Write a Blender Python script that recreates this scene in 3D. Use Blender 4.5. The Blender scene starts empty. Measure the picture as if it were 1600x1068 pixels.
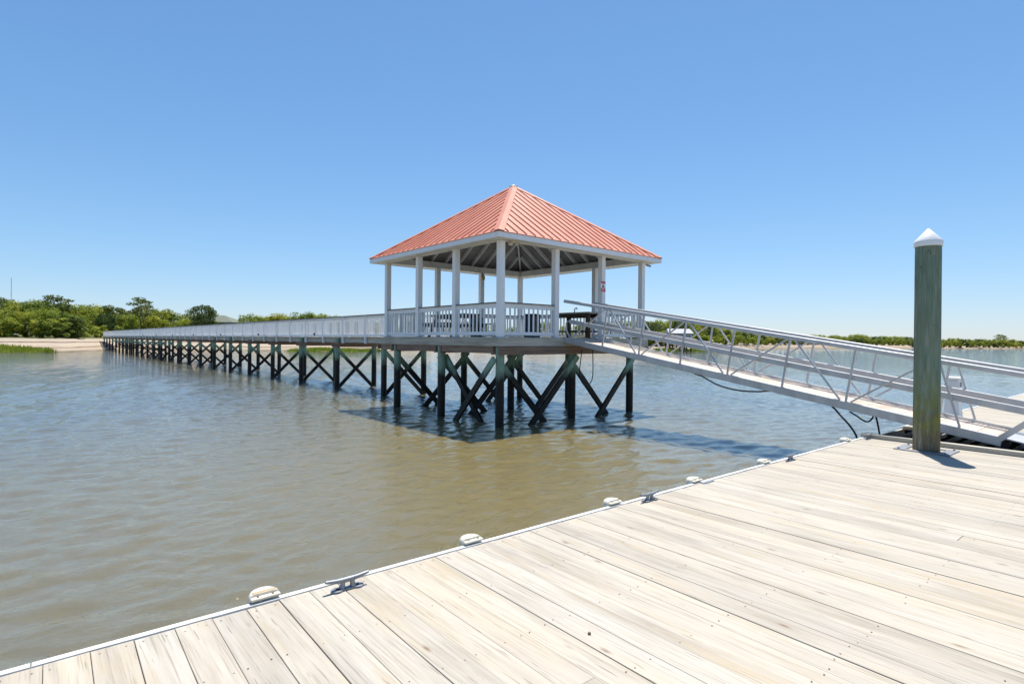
import bpy, math, random
import numpy as np
from mathutils import Vector, Matrix
R = math.radians
random.seed(7)
rng = np.random.default_rng(11)
S = bpy.context.scene
COL = S.collection
# ---------------------------------------------------------------- camera
# x runs along the dock edge (away to the right), y along the walkway (away to the left), z = 0 is the water
YAW = 40.796
fw = Vector((math.sin(R(YAW)), math.cos(R(YAW)), 0)); rt = Vector((math.cos(R(YAW)), -math.sin(R(YAW)), 0)); up = Vector((0, 0, 1))
PITCH, ROLL = R(-0.191), R(0.496)
F = fw*math.cos(PITCH) + up*math.sin(PITCH); U = up*math.cos(PITCH) - fw*math.sin(PITCH)
cr = rt*math.cos(ROLL) + U*math.sin(ROLL); cu = U*math.cos(ROLL) - rt*math.sin(ROLL)
CAM = Vector((-9.4207, -11.3915, 2.2921))
cd = bpy.data.cameras.new('camera'); co = bpy.data.objects.new('camera', cd); COL.objects.link(co)
m = Matrix((cr, cu, -F)).transposed().to_4x4(); m.translation = CAM
co.matrix_world = m
cd.sensor_width = 36; cd.lens = 36*878.05/1600; cd.clip_start = .05; cd.clip_end = 30000
S.camera = co
# ---------------------------------------------------------------- sky, sun, exposure
SUN_EL, SUN_AZ = R(70.8), math.atan2(.857, .516)          # azimuth clockwise from +y
w = bpy.data.worlds.new('World'); S.world = w; w.use_nodes = True
nt = w.node_tree; nt.nodes.clear()
sk = nt.nodes.new('ShaderNodeTexSky'); sk.sky_type = 'NISHITA'; sk.sun_disc = False
sk.sun_elevation = SUN_EL; sk.sun_rotation = SUN_AZ; sk.air_density = 1.0; sk.dust_density = 0.15; sk.ozone_density = 4.0
bg = nt.nodes.new('ShaderNodeBackground'); bg.inputs[1].default_value = 0.110
wo = nt.nodes.new('ShaderNodeOutputWorld')
tn = nt.nodes.new('ShaderNodeMix'); tn.data_type = 'RGBA'; tn.blend_type = 'MULTIPLY'; tn.inputs[0].default_value = 1; tn.inputs[7].default_value = (.645,.925,1.14,1)
nt.links.new(sk.outputs[0], tn.inputs[6])
# pale, hazy-blue horizon: ease off the brightest part of the sky
k1 = nt.nodes.new('ShaderNodeVectorMath'); k1.operation = 'MULTIPLY_ADD'; k1.inputs[1].default_value = (.036,.074,.064); k1.inputs[2].default_value = (1,1,1)
k2 = nt.nodes.new('ShaderNodeVectorMath'); k2.operation = 'DIVIDE'
nt.links.new(tn.outputs[2], k1.inputs[0]); nt.links.new(tn.outputs[2], k2.inputs[0]); nt.links.new(k1.outputs[0], k2.inputs[1])
nt.links.new(k2.outputs[0], bg.inputs[0]); nt.links.new(bg.outputs[0], wo.inputs[0])
sd = bpy.data.lights.new('sun', 'SUN'); sd.energy = 4.4; sd.angle = R(.53); sd.color = (1, .955, .88)
so = bpy.data.objects.new('sun', sd); COL.objects.link(so)
sv = Vector((math.sin(SUN_AZ)*math.cos(SUN_EL), math.cos(SUN_AZ)*math.cos(SUN_EL), math.sin(SUN_EL)))
so.rotation_euler = sv.to_track_quat('Z', 'Y').to_euler(); so.location = (20, 10, 60)
vs = S.view_settings; vs.view_transform = 'Standard'; vs.look = 'None'; vs.exposure = 0.72; vs.gamma = 1; vs.use_curve_mapping = False
S.render.engine = 'CYCLES'; S.cycles.use_denoising = True; S.cycles.max_bounces = 6
S.cycles.diffuse_bounces = 3; S.cycles.transparent_max_bounces = 6; S.cycles.sample_clamp_indirect = 6
# ---------------------------------------------------------------- helpers
class MB:
    def __init__(s): s.v = []; s.f = []
    def add(s, v, f):
        o = len(s.v); s.v += [tuple(q) for q in v]; s.f += [tuple(i+o for i in q) for q in f]; return s
    def box(s, a, b):
        (x0, y0, z0), (x1, y1, z1) = a, b
        return s.add([(x0,y0,z0),(x1,y0,z0),(x1,y1,z0),(x0,y1,z0),(x0,y0,z1),(x1,y0,z1),(x1,y1,z1),(x0,y1,z1)],
            [(0,3,2,1),(4,5,6,7),(0,1,5,4),(1,2,6,5),(2,3,7,6),(3,0,4,7)])
    def cbox(s, a, b, c=.004):
        """box with chamfered edges"""
        (x0, y0, z0), (x1, y1, z1) = a, b
        V = []; 
        for z, i in ((z0, c), (z0+c, 0), (z1-c, 0), (z1, c)):
            j = c if i == 0 else i
            V += [(x0+i,y0+i,z),(x1-i,y0+i,z),(x1-i,y1-i,z),(x0+i,y1-i,z)]
        Fc = [(3,2,1,0),(12,13,14,15)]
        for k in range(3):
            for q in range(4):
                n = (q+1) % 4; Fc.append((k*4+q, k*4+n, k*4+4+n, k*4+4+q))
        return s.add(V, Fc)
    def beam(s, p0, p1, w, h, upv=(0,0,1)):
        p0, p1 = Vector(p0), Vector(p1); d = (p1-p0).normalized(); u = Vector(upv)
        side = d.cross(u).normalized()*(w/2); u = side.cross(d).normalized()*(h/2)
        v = []
        for q in (p0, p1): v += [q-side-u, q+side-u, q+side+u, q-side+u]
        return s.add(v, [(0,1,2,3),(7,6,5,4),(0,4,5,1),(1,5,6,2),(2,6,7,3),(3,7,4,0)])
    def cyl(s, p0, p1, r0, r1=None, n=16, caps=True):
        return s.tube([p0, p1], [r0, r0 if r1 is None else r1], n, caps)
    def tube(s, pts, r, n=10, caps=True):
        pts = [Vector(q) for q in pts]; N = len(pts)
        if not hasattr(r, '__len__'): r = [r]*N
        V = []; Fc = []
        t = (pts[1]-pts[0]).normalized(); a = t.orthogonal().normalized()
        for i, q in enumerate(pts):
            t = (pts[min(i+1, N-1)]-pts[max(i-1, 0)]).normalized()
            a = (a-t*a.dot(t)).normalized(); b = t.cross(a)
            for k in range(n):
                th = 2*math.pi*k/n; V.append(q+(a*math.cos(th)+b*math.sin(th))*r[i])
        for i in range(N-1):
            for k in range(n):
                l = (k+1) % n; Fc.append((i*n+k, i*n+l, i*n+n+l, i*n+n+k))
        if caps: Fc.append(tuple(range(n-1, -1, -1))); Fc.append(tuple((N-1)*n+k for k in range(n)))
        return s.add(V, Fc)
    def lathe(s, prof, c=(0,0,0), n=24):
        V = []; Fc = []
        for r, z in prof:
            for k in range(n):
                th = 2*math.pi*k/n; V.append((c[0]+r*math.cos(th), c[1]+r*math.sin(th), c[2]+z))
        for i in range(len(prof)-1):
            for k in range(n):
                l = (k+1) % n; Fc.append((i*n+k, i*n+l, i*n+n+l, i*n+n+k))
        Fc.append(tuple(range(n-1, -1, -1))); Fc.append(tuple((len(prof)-1)*n+k for k in range(n)))
        return s.add(V, Fc)
    def prism(s, poly, z0, z1):
        n = len(poly); V = [(x, y, z0) for x, y in poly]+[(x, y, z1) for x, y in poly]
        return s.add(V, [tuple(range(n-1, -1, -1)), tuple(range(n, 2*n))]+[(i, (i+1) % n, n+(i+1) % n, n+i) for i in range(n)])
    def mesh(s, name, mat, smooth=None):
        me = bpy.data.meshes.new(name); me.from_pydata([tuple(v) for v in s.v], [], s.f); me.materials.append(mat)
        if smooth:
            me.polygons.foreach_set('use_smooth', [True]*len(me.polygons))
            try: me.set_sharp_from_angle(angle=R(smooth))
            except Exception: pass
        me.update(); return me
def obj(name, me, parent=None, loc=(0,0,0), rot=(0,0,0), scale=(1,1,1)):
    o = bpy.data.objects.new(name, me); COL.objects.link(o); o.parent = parent
    o.location = loc; o.rotation_euler = rot; o.scale = scale; return o
def tag(o, label=None, cat=None, group=None, kind=None):
    if label: o['label'] = label
    if cat: o['category'] = cat
    if group: o['group'] = group
    if kind: o['kind'] = kind
    return o
def thing(name, label, cat, loc=(0,0,0), rot=(0,0,0), group=None):
    return tag(obj(name, None, None, loc, rot), label, cat, group)
def part(name, mb, mat, parent, smooth=None, loc=(0,0,0), rot=(0,0,0)):
    return obj(name, mb.mesh(name, mat, smooth), parent, loc, rot)
def box(a, b): return MB().box(a, b)
def cb(a, b, c=.004): return MB().cbox(a, b, c)
def copy_tree(o, parent=None):
    c = o.copy(); COL.objects.link(c); c.parent = parent
    for ch in list(o.children): copy_tree(ch, c)
    return c
# ---------------------------------------------------------------- materials
def newmat(name, rough=.6, metal=0., spec=.5):
    m = bpy.data.materials.new(name); m.use_nodes = True; t = m.node_tree
    b = t.nodes['Principled BSDF']; b.inputs['Roughness'].default_value = rough; b.inputs['Metallic'].default_value = metal
    b.inputs['Specular IOR Level'].default_value = spec
    return m, t, b
def N(t, kind, **kw):
    n = t.nodes.new(kind)
    for k, v in kw.items():
        if k.startswith('i_'):
            key = k[2:].replace('_', ' '); n.inputs[key].default_value = v
        else: setattr(n, k, v)
    return n
def L(t, a, b): t.links.new(a, b)
def ramp(t, fac, stops, interp='LINEAR'):
    r = t.nodes.new('ShaderNodeValToRGB'); r.color_ramp.interpolation = interp
    while len(r.color_ramp.elements) < len(stops): r.color_ramp.elements.new(.5)
    for e, (p, c) in zip(r.color_ramp.elements, stops): e.position = p; e.color = (*c, 1) if len(c) == 3 else c
    L(t, fac, r.inputs[0]); return r
def mix(t, fac, a, b, mode='MIX'):
    n = t.nodes.new('ShaderNodeMix'); n.data_type = 'RGBA'; n.blend_type = mode; n.clamp_result = False
    for s_, v in ((0, fac), (6, a), (7, b)):
        if hasattr(v, 'node'): L(t, v, n.inputs[s_])
        else: n.inputs[s_].default_value = (*v, 1) if s_ and len(v) == 3 else v
    return n.outputs[2]
def math_(t, op, a, b=None, c=None):
    n = t.nodes.new('ShaderNodeMath'); n.operation = op
    for i, v in enumerate((a, b, c)):
        if v is None: continue
        if hasattr(v, 'node'): L(t, v, n.inputs[i])
        else: n.inputs[i].default_value = v
    return n.outputs[0]
def pos(t, scale=(1,1,1), rand=0., objc=False):
    """world (or object) position, shifted by a random amount for each object, then scaled"""
    if objc: src = N(t, 'ShaderNodeTexCoord').outputs['Object']
    else: src = N(t, 'ShaderNodeNewGeometry').outputs['Position']
    if rand:
        oi = N(t, 'ShaderNodeObjectInfo'); k = math_(t, 'MULTIPLY', oi.outputs['Random'], rand)
        a = N(t, 'ShaderNodeVectorMath', operation='ADD'); L(t, src, a.inputs[0]); L(t, k, a.inputs[1]); src = a.outputs[0]
    mp = N(t, 'ShaderNodeMapping'); mp.inputs['Scale'].default_value = scale; L(t, src, mp.inputs[0]); return mp.outputs[0]
def noise(t, vec, scale, detail=4, rough=.6, dist=0.):
    n = N(t, 'ShaderNodeTexNoise'); n.inputs['Scale'].default_value = scale; n.inputs['Detail'].default_value = detail
    n.inputs['Roughness'].default_value = rough; n.inputs['Distortion'].default_value = dist; L(t, vec, n.inputs['Vector']); return n.outputs[0]
def bump(t, b, h, strength=.3, dist=.01):
    n = N(t, 'ShaderNodeBump'); n.inputs['Strength'].default_value = strength; n.inputs['Distance'].default_value = dist
    L(t, h, n.inputs['Height']); L(t, n.outputs[0], b.inputs['Normal']); return n
def wood(name, stops, axis='y', rough=.75, rnd=.25, knots=True, crack=(.10,.08,.06), grain=26., bstr=.35):
    """weathered timber: stretched grain along one axis, knots, checks, a tint for each board"""
    m, t, b = newmat(name, rough, spec=.25)
    sc = {'x': (.045,1,1), 'y': (1,.045,1), 'z': (1,1,.045)}[axis]
    v = pos(t, sc, 61.7)
    g = noise(t, v, grain, 6, .65, .25)
    big = noise(t, pos(t, {'x': (.35,2,2), 'y': (2,.35,2), 'z': (2,2,.35)}[axis], 37.1), 1.6, 3, .6)
    c = ramp(t, g, stops).outputs[0]
    oi = N(t, 'ShaderNodeObjectInfo')
    tint = ramp(t, oi.outputs['Random'], [(0,(1-rnd,1-rnd,1-rnd*.95)),(.25,(1,.97,.93)),(.5,(1.02,1.02,1.02)),(.75,(1-rnd*.55,1-rnd*.62,1-rnd*.75)),(1,(1.05,1.03,.98))]).outputs[0]
    c = mix(t, 1., c, tint, 'MULTIPLY')
    c = mix(t, 1., c, ramp(t, big, [(.3,(.80,.78,.75)),(.5,(1,1,1)),(.7,(1.06,1.03,.97))]).outputs[0], 'MULTIPLY')
    if name.startswith('weathered'):
        st_ = noise(t, pos(t, (3.2,.55,1), 17.3), 1.5, 4, .6, .3)
        c = mix(t, ramp(t, st_, [(.55,(0,0,0)),(.72,(.55,.55,.55))]).outputs[0], c, (.41,.33,.22))
        st2 = noise(t, pos(t, (4.,.4,1), 47.9), 1.3, 4, .6, .3)
        c = mix(t, ramp(t, st2, [(.57,(0,0,0)),(.75,(.6,.6,.6))]).outputs[0], c, (.25,.225,.20))
        fine = noise(t, pos(t, (1,.02,1), 71.), 95., 3, .6, .15)
        c = mix(t, 1., c, ramp(t, fine, [(.3,(.72,.70,.67)),(.45,(1,1,1)),(.7,(1.05,1.05,1.05))]).outputs[0], 'MULTIPLY')
    ck = noise(t, v, grain*2.3, 2, .5, .1)
    c = mix(t, ramp(t, ck, [(.0,(1,1,1)),(.27,(.9,.9,.9)),(.31,(0,0,0))]).outputs[0], c, crack)
    if knots:
        vo = N(t, 'ShaderNodeTexVoronoi'); vo.inputs['Scale'].default_value = 3.1
        L(t, pos(t, {'x': (.55,1.5,1), 'y': (1.5,.55,1), 'z': (1.5,1.5,.55)}[axis], 91.3), vo.inputs['Vector'])
        c = mix(t, ramp(t, vo.outputs[0], [(.0,(.85,.85,.85)),(.03,(.6,.6,.6)),(.075,(.12,.12,.12)),(.11,(0,0,0))]).outputs[0], c, (.15,.085,.042))
    L(t, c, b.inputs['Base Color'])
    bump(t, b, g, bstr, .004)
    return m
def paint(name, col, rough=.5, dirt=.12, dirtcol=(.35,.33,.28), metal=0., sc=3., spec=.4, vary=0.):
    m, t, b = newmat(name, rough, metal, spec)
    n1 = noise(t, pos(t, (1,1,.35), 13.), sc, 5, .65); n2 = noise(t, pos(t, (1,1,1)), 40., 3, .6)
    c = mix(t, ramp(t, n1, [(.45,(0,0,0)),(.8,(dirt*2.2,)*3)]).outputs[0], col, dirtcol)
    if vary:
        rv = ramp(t, N(t, 'ShaderNodeObjectInfo').outputs['Random'], [(0,(1-vary,)*3),(.5,(1,1,1)),(1,(1+vary,1+vary*.8,1+vary*.6))]).outputs[0]
        c = mix(t, 1., c, rv, 'MULTIPLY')
        n3 = noise(t, pos(t, (2.5,2.5,.5), 31.), 2.2, 5, .7)
        c = mix(t, 1., c, ramp(t, n3, [(.3,(1-vary*1.3,)*3),(.6,(1,1,1)),(.8,(1+vary,)*3)]).outputs[0], 'MULTIPLY')
    L(t, c, b.inputs['Base Color']); bump(t, b, n2, .06, .003)
    L(t, ramp(t, n1, [(.3,(rough*.85,)*3),(.7,(min(1,rough*1.2),)*3)]).outputs[0], b.inputs['Roughness'])
    return m
def plain(name, col, rough=.5, metal=0.): return paint(name, col, rough, .05, tuple(c*.6 for c in col), metal, 6.)
M = {}
M['plank'] = wood('weathered_dock_plank', [(.18,(.30,.252,.195)),(.36,(.395,.358,.302)),(.55,(.43,.398,.345)),(.8,(.465,.436,.383))], 'y', .8, .10, crack=(.22,.185,.145), grain=30, bstr=.25)
M['grey_wood_x'] = wood('grey_timber_x', [(.25,(.26,.245,.205)),(.55,(.50,.475,.41)),(.8,(.62,.60,.53))], 'x', .85, .2)
M['grey_wood_y'] = wood('grey_timber_y', [(.25,(.26,.245,.205)),(.55,(.50,.475,.41)),(.8,(.62,.60,.53))], 'y', .85, .2)
M['brown_wood_x'] = wood('brown_timber_x', [(.25,(.13,.09,.07)),(.55,(.28,.20,.155)),(.8,(.38,.29,.23))], 'x', .85, .2)
M['brown_wood_y'] = wood('brown_timber_y', [(.25,(.13,.09,.07)),(.55,(.28,.20,.155)),(.8,(.38,.29,.23))], 'y', .85, .2)
M['table_wood'] = wood('dark_table_timber', [(.25,(.05,.033,.024)),(.55,(.11,.07,.048)),(.8,(.17,.115,.08))], 'y', .8, .2)
M['white'] = paint('white_paint', (.87,.87,.865), .5, .05, (.42,.42,.36), vary=.03)
M['beam_white'] = paint('aged_white_paint', (.74,.72,.66), .55, .22)
M['rafter'] = paint('grey_rafter', (.74,.74,.75), .7, .15)
M['sheath'] = wood('dark_roof_boards', [(.25,(.20,.195,.20)),(.6,(.30,.295,.30)),(.85,(.38,.37,.37))], 'x', .85, .2, knots=False)
M['cap_grey'] = paint('grey_rail_cap', (.11,.115,.12), .7, .2)
M['roof'] = paint('salmon_metal_roof', (.59,.225,.140), .5, .15, (.66,.36,.26), 0., .9, .5, .07)
M['apex'] = plain('pale_roof_cap', (.72,.66,.58), .5)
M['alu'] = paint('dull_aluminium', (.53,.535,.545), .45, .25, (.33,.33,.34), .45, 4.)
M['alu_deck'] = wood('gangway_deck_board', [(.25,(.42,.34,.28)),(.5,(.58,.49,.42)),(.8,(.68,.60,.53))], 'x', .8, .12, knots=False)
M['galv'] = paint('galvanised_steel', (.27,.285,.31), .5, .3, (.14,.145,.155), .6, 9.)
M['black'] = plain('black_rubber', (.014,.014,.016), .5)
M['pit'] = plain('black_float', (.012,.012,.012), .7)
M['navy'] = plain('navy_plastic', (.012,.018,.05), .45)
M['bin'] = plain('grey_plastic', (.28,.29,.31), .5)
M['cream'] = paint('cream_vinyl', (.74,.70,.58), .45, .25, (.42,.30,.16))
M['tan'] = plain('tan_slot', (.45,.30,.16), .7)
M['trim'] = paint('white_edge_trim', (.72,.72,.70), .45, .32, (.35,.30,.24))
M['ped'] = paint('pale_pedestal', (.70,.73,.76), .45, .12)
M['red'] = plain('sign_red', (.62,.03,.05), .45)
M['ink'] = plain('sign_black', (.02,.02,.02), .5)
M['lamp'] = plain('cream_lamp', (.62,.57,.42), .5)
M['amber'] = plain('amber_lantern', (.50,.36,.12), .5)
M['screw'] = plain('screw_head', (.16,.12,.085), .6, .4)
M['capwhite'] = paint('white_pile_cap', (.82,.82,.81), .35, .05)
def piling_mat(name, zt, fade, top, mid, low):
    """treated round timber: green-grey above, algae-black below the tide mark"""
    m, t, b = newmat(name, .85, spec=.25)
    v = pos(t, (1,1,.07), 23.); g = noise(t, v, 34., 6, .7, .2); bl = noise(t, pos(t, (1,1,.4), 11.), 5., 4, .65)
    geo = N(t, 'ShaderNodeNewGeometry'); sx = N(t, 'ShaderNodeSeparateXYZ'); L(t, geo.outputs['Position'], sx.inputs[0])
    h = math_(t, 'ADD', sx.outputs[2], math_(t, 'MULTIPLY', math_(t, 'SUBTRACT', bl, .5), fade*1.6))
    k = math_(t, 'DIVIDE', math_(t, 'SUBTRACT', h, zt-fade/2), fade)
    c = ramp(t, g, top).outputs[0]
    c = mix(t, ramp(t, bl, [(.35,(0,0,0)),(.65,(.55,.55,.55))]).outputs[0], c, mid)
    lowc = mix(t, g, low, tuple(q*2.2 for q in low))
    if 'tide' in name:
        sp_ = noise(t, pos(t, (1,1,1), 7.), 46., 2, .5)
        lowc = mix(t, ramp(t, sp_, [(.64,(0,0,0)),(.70,(.45,.45,.45))]).outputs[0], lowc, (.16,.145,.12))
    c = mix(t, ramp(t, k, [(0,(0,0,0)),(1,(1,1,1))]).outputs[0], lowc, c)
    if 'mooring' in name:
        ms_ = noise(t, pos(t, (1,1,.5), 3.), 11., 5, .7, .4)
        band = math_(t, 'MULTIPLY', ramp(t, sx.outputs[2], [(.0,(0,0,0)),(.85,(0,0,0)),(1.,(1,1,1))]).outputs[0], ramp(t, math_(t, 'MULTIPLY', sx.outputs[2], .5), [(.62,(1,1,1)),(.95,(0,0,0))]).outputs[0])
        c = mix(t, math_(t, 'MULTIPLY', band, ramp(t, ms_, [(.42,(0,0,0)),(.56,(.9,.9,.9))]).outputs[0]), c, (.17,.185,.04))
        c = mix(t, ramp(t, noise(t, pos(t, (1,1,.8), 5.), 8., 4, .7), [(.62,(0,0,0)),(.72,(.6,.6,.6))]).outputs[0], c, (.06,.07,.045))
        c = mix(t, ramp(t, noise(t, pos(t, (1,1,.035), 2.), 17., 3, .6, .3), [(.30,(.85,.85,.85)),(.345,(0,0,0))]).outputs[0], c, (.03,.035,.027))
        c = mix(t, ramp(t, noise(t, pos(t, (1,1,.12), 8.), 9., 4, .7), [(.55,(0,0,0)),(.68,(.6,.6,.6))]).outputs[0], c, (.30,.33,.27))
    L(t, c, b.inputs['Base Color']); bump(t, b, g, .7, .012)
    L(t, ramp(t, k, [(0,(.45,.45,.45)),(1,(.88,.88,.88))]).outputs[0], b.inputs['Roughness'])
    return m
M['piling'] = piling_mat('tide_marked_piling', 1.38, .30, [(.3,(.10,.19,.145)),(.55,(.24,.42,.33)),(.8,(.40,.55,.46))], (.27,.28,.20), (.008,.007,.006))
M['mooring'] = piling_mat('green_mooring_timber', 1.20, .75, [(.30,(.075,.12,.09)),(.55,(.155,.225,.170)),(.75,(.25,.31,.24))], (.20,.22,.15), (.085,.066,.034))
# ---------------------------------------------------------------- water
def water_mat():
    m, t, b = newmat('brown_estuary_water', .035, spec=.5)
    b.inputs['IOR'].default_value = 2.05
    big = noise(t, pos(t, (.05,.05,1)), 1., 4, .6)
    # muddy brown by the pier head; grey-blue farther out paints in sky reflection
    vd = N(t, 'ShaderNodeVectorMath', operation='DISTANCE'); L(t, N(t, 'ShaderNodeNewGeometry').outputs['Position'], vd.inputs[0]); vd.inputs[1].default_value = (-2.5,-3.5,0)
    sky_tint = ramp(t, math_(t, 'ADD', math_(t, 'DIVIDE', vd.outputs['Value'], 26.), math_(t, 'MULTIPLY', math_(t, 'SUBTRACT', big, .5), .25)), [(.12,(0,0,0)),(.55,(1,1,1))]).outputs[0]
    L(t, mix(t, sky_tint, (.172,.139,.060), (.108,.108,.084)), b.inputs['Base Color'])
    b.subsurface_method = 'BURLEY'; b.inputs['Subsurface Weight'].default_value = 1.; b.inputs['Subsurface Radius'].default_value = (1,.9,.6); b.inputs['Subsurface Scale'].default_value = .09
    h = math_(t, 'ADD', math_(t, 'MULTIPLY', noise(t, pos(t, (.8,1.5,1)), 6., 4, .62, .4), .017), math_(t, 'MULTIPLY', noise(t, pos(t, (.9,1.3,1)), 17., 2, .5), .0038))
    bp = N(t, 'ShaderNodeBump'); bp.inputs['Strength'].default_value = .8; bp.inputs['Distance'].default_value = 1.
    L(t, h, bp.inputs['Height'])
    n_ = N(t, 'ShaderNodeTexNoise'); n_.inputs['Scale'].default_value = 3.1; n_.inputs['Detail'].default_value = 3; L(t, pos(t, (.7,1.4,1)), n_.inputs['Vector'])
    q = N(t, 'ShaderNodeVectorMath', operation='MULTIPLY_ADD'); L(t, n_.outputs['Color'], q.inputs[0]); q.inputs[1].default_value = (.15,.23,0); q.inputs[2].default_value = (-.075,-.115,0)
    q2 = N(t, 'ShaderNodeVectorMath', operation='ADD'); L(t, bp.outputs[0], q2.inputs[0]); L(t, q.outputs[0], q2.inputs[1])
    q3 = N(t, 'ShaderNodeVectorMath', operation='NORMALIZE'); L(t, q2.outputs[0], q3.inputs[0]); L(t, q3.outputs[0], b.inputs['Normal'])
    return m
# one sheet out to the horizon, finest in front of the dock, raised into wind ripples (crests run roughly along x)
A0 = math.atan2(fw.y, fw.x); FA = R(50)
aa = np.concatenate([np.linspace(-FA, FA, 820), np.linspace(FA, 2*math.pi-FA, 90)[1:-1]])
rr_ = [1.5]
while rr_[-1] < 9000: rr_.append(rr_[-1]+(.036+.0036*rr_[-1] if rr_[-1] < 260 else rr_[-1]*.12))
rr_ = np.array(rr_); na, nr = len(aa), len(rr_)
AA, RR = np.meshgrid(aa, rr_)
WX = CAM.x+RR*np.cos(A0-AA); WY = CAM.y+RR*np.sin(A0-AA); WZ = np.zeros_like(WX)
da = np.gradient(aa); cell = np.maximum(RR*np.abs(da)[None,:], np.gradient(rr_)[:,None])
wr = np.random.default_rng(3); NW = 72
lam = np.exp(wr.uniform(math.log(.12), math.log(.75), NW)); th_ = R(80)+wr.normal(size=NW)*R(27); ph_ = wr.uniform(0, 6.283, NW)
amp = lam**1.0; amp *= .205/math.sqrt(float(np.sum((amp*2*math.pi/lam)**2)/2))
gust = .74+.30*np.sin(WX*.11+1.7*np.sin(WY*.06))*np.sin(WY*.13+.6)
for q in range(NW):
    k_ = 2*math.pi/lam[q]; p_ = k_*(WX*math.cos(th_[q])+WY*math.sin(th_[q]))+ph_[q]
    fade = np.clip((lam[q]/cell-2.2)/2.5, 0, 1)
    WZ += amp[q]*fade*(np.sin(p_)+.18*np.cos(2*p_))
WZ *= gust
V = np.stack([WX, WY, WZ], -1).reshape(-1, 3)
i_ = np.arange(nr-1)[:,None]*na; j_ = np.arange(na)[None,:]; j2 = (np.arange(na)+1) % na
Q = np.stack([i_+j_, i_+na+j_, i_+na+j2[None,:], i_+j2[None,:]], -1).reshape(-1, 4)
wme = bpy.data.meshes.new('water'); wme.vertices.add(len(V)); wme.vertices.foreach_set('co', V.astype(np.float32).ravel())
wme.loops.add(Q.size); wme.loops.foreach_set('vertex_index', Q.astype(np.int32).ravel())
wme.polygons.add(len(Q)); wme.polygons.foreach_set('loop_start', np.arange(0, Q.size, 4, dtype=np.int32))
wme.polygons.foreach_set('use_smooth', np.ones(len(Q), dtype=bool)); wme.materials.append(water_mat()); wme.update(calc_edges=True)
tag(obj('water', wme), 'brown rippled tidal water of the wide river', kind='structure')
# ---------------------------------------------------------------- shore
SH = [(-400,330),(-200,200),(-80,135),(-40,112),(-12.4,97.8),(-5.6,93),(-2.7,99.5),(3.4,113),(12,108),(25,94),(31,85),(40,82),(47,85),(70,75),(93,64),(109,66),(134,77),(159,76),(231,89),(286,80),(312,66),(333,53),(376,35),(450,-10),(650,-140),(1200,-420)]
C0 = (CAM.x, CAM.y)
sa = np.array([math.atan2((x-C0[0])*rt.x+(y-C0[1])*rt.y, (x-C0[0])*fw.x+(y-C0[1])*fw.y) for x, y in SH])
sr = np.array([math.hypot(x-C0[0], y-C0[1]) for x, y in SH])
def at_polar(a, r):
    d = (rt*math.sin(a)+fw*math.cos(a))*r; return C0[0]+d.x, C0[1]+d.y
def shore_r(a): return float(np.interp(a, sa, sr)) + .8*math.sin(a*61) + .5*math.sin(a*143+1)
def ground_z(a, d):
    far = min(1, max(0, (math.degrees(a)-15)/10))
    far2 = min(1, max(0, (math.degrees(a)-34)/3))
    hi = 2.05*(1-far)+1.2*far-.6*far2; run = 24*(1-far)+13*far-7*far2
    if d < 0: return max(-4, d*.09)
    k = min(1, d/run); z = hi*(k*.55+.45*k*k*(3-2*k))
    return z + max(0, d-run)*.004*(1 if d < 300 else 0) + (1.1 if d >= 300 else 0)
gm = MB(); AZ = np.linspace(sa[0], sa[-1], 420)
DS = [-60,-20,-8,-3,-1,0,.6,1.3,2.2,3.2,4.5,6,8,10,12.5,15,18,21,25,30,40,60,100,200,400,1200,4000,8000]
nz = len(DS)
for a in AZ:
    r0 = shore_r(a)
    for d in DS:
        x, y = at_polar(a, r0+d); z = ground_z(a, d)
        if 0 < d < 60: z += .06*math.sin(x*.7+1.3*math.sin(y*.31))*min(1, d/4)*math.sin(y*.53)
        gm.v.append((x, y, z))
for i in range(len(AZ)-1):
    for j in range(nz-1): gm.f.append((i*nz+j, i*nz+j+1, (i+1)*nz+j+1, (i+1)*nz+j))
def ground_mat():
    m, t, b = newmat('sand_and_scrub_ground', .95, spec=.1)
    geo = N(t, 'ShaderNodeNewGeometry'); sx = N(t, 'ShaderNodeSeparateXYZ'); L(t, geo.outputs['Position'], sx.inputs[0])
    n1 = noise(t, pos(t, (.12,.12,1)), 1., 5, .65); n2 = noise(t, pos(t), 3., 5, .7)
    hz = math_(t, 'ADD', sx.outputs[2], math_(t, 'MULTIPLY', math_(t, 'SUBTRACT', n1, .5), .35))
    sand = ramp(t, math_(t, 'MULTIPLY', hz, .5), [(0,(.15,.115,.08)),(.05,(.34,.275,.205)),(.20,(.43,.345,.255)),(.265,(.16,.12,.085)),(.32,(.43,.345,.255)),(.56,(.46,.38,.295)),(.63,(.13,.095,.07)),(.70,(.42,.35,.27)),(1,(.42,.36,.27))]).outputs[0]
    sand = mix(t, 1., sand, ramp(t, n2, [(.3,(.72,.72,.72)),(.7,(1.,1.,1.))]).outputs[0], 'MULTIPLY')
    scrub = ramp(t, n2, [(.3,(.06,.075,.022)),(.6,(.13,.13,.05)),(.8,(.24,.20,.10))]).outputs[0]
    k = ramp(t, math_(t, 'MULTIPLY', hz, .5), [(.86,(0,0,0)),(1.,(1,1,1))]).outputs[0]
    L(t, mix(t, k, sand, scrub), b.inputs['Base Color']); bump(t, b, n2, .4, .06); return m
tag(part('ground', gm, ground_mat(), None, 60), 'pale sandy shore rising to scrub and woods', kind='structure')
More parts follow.
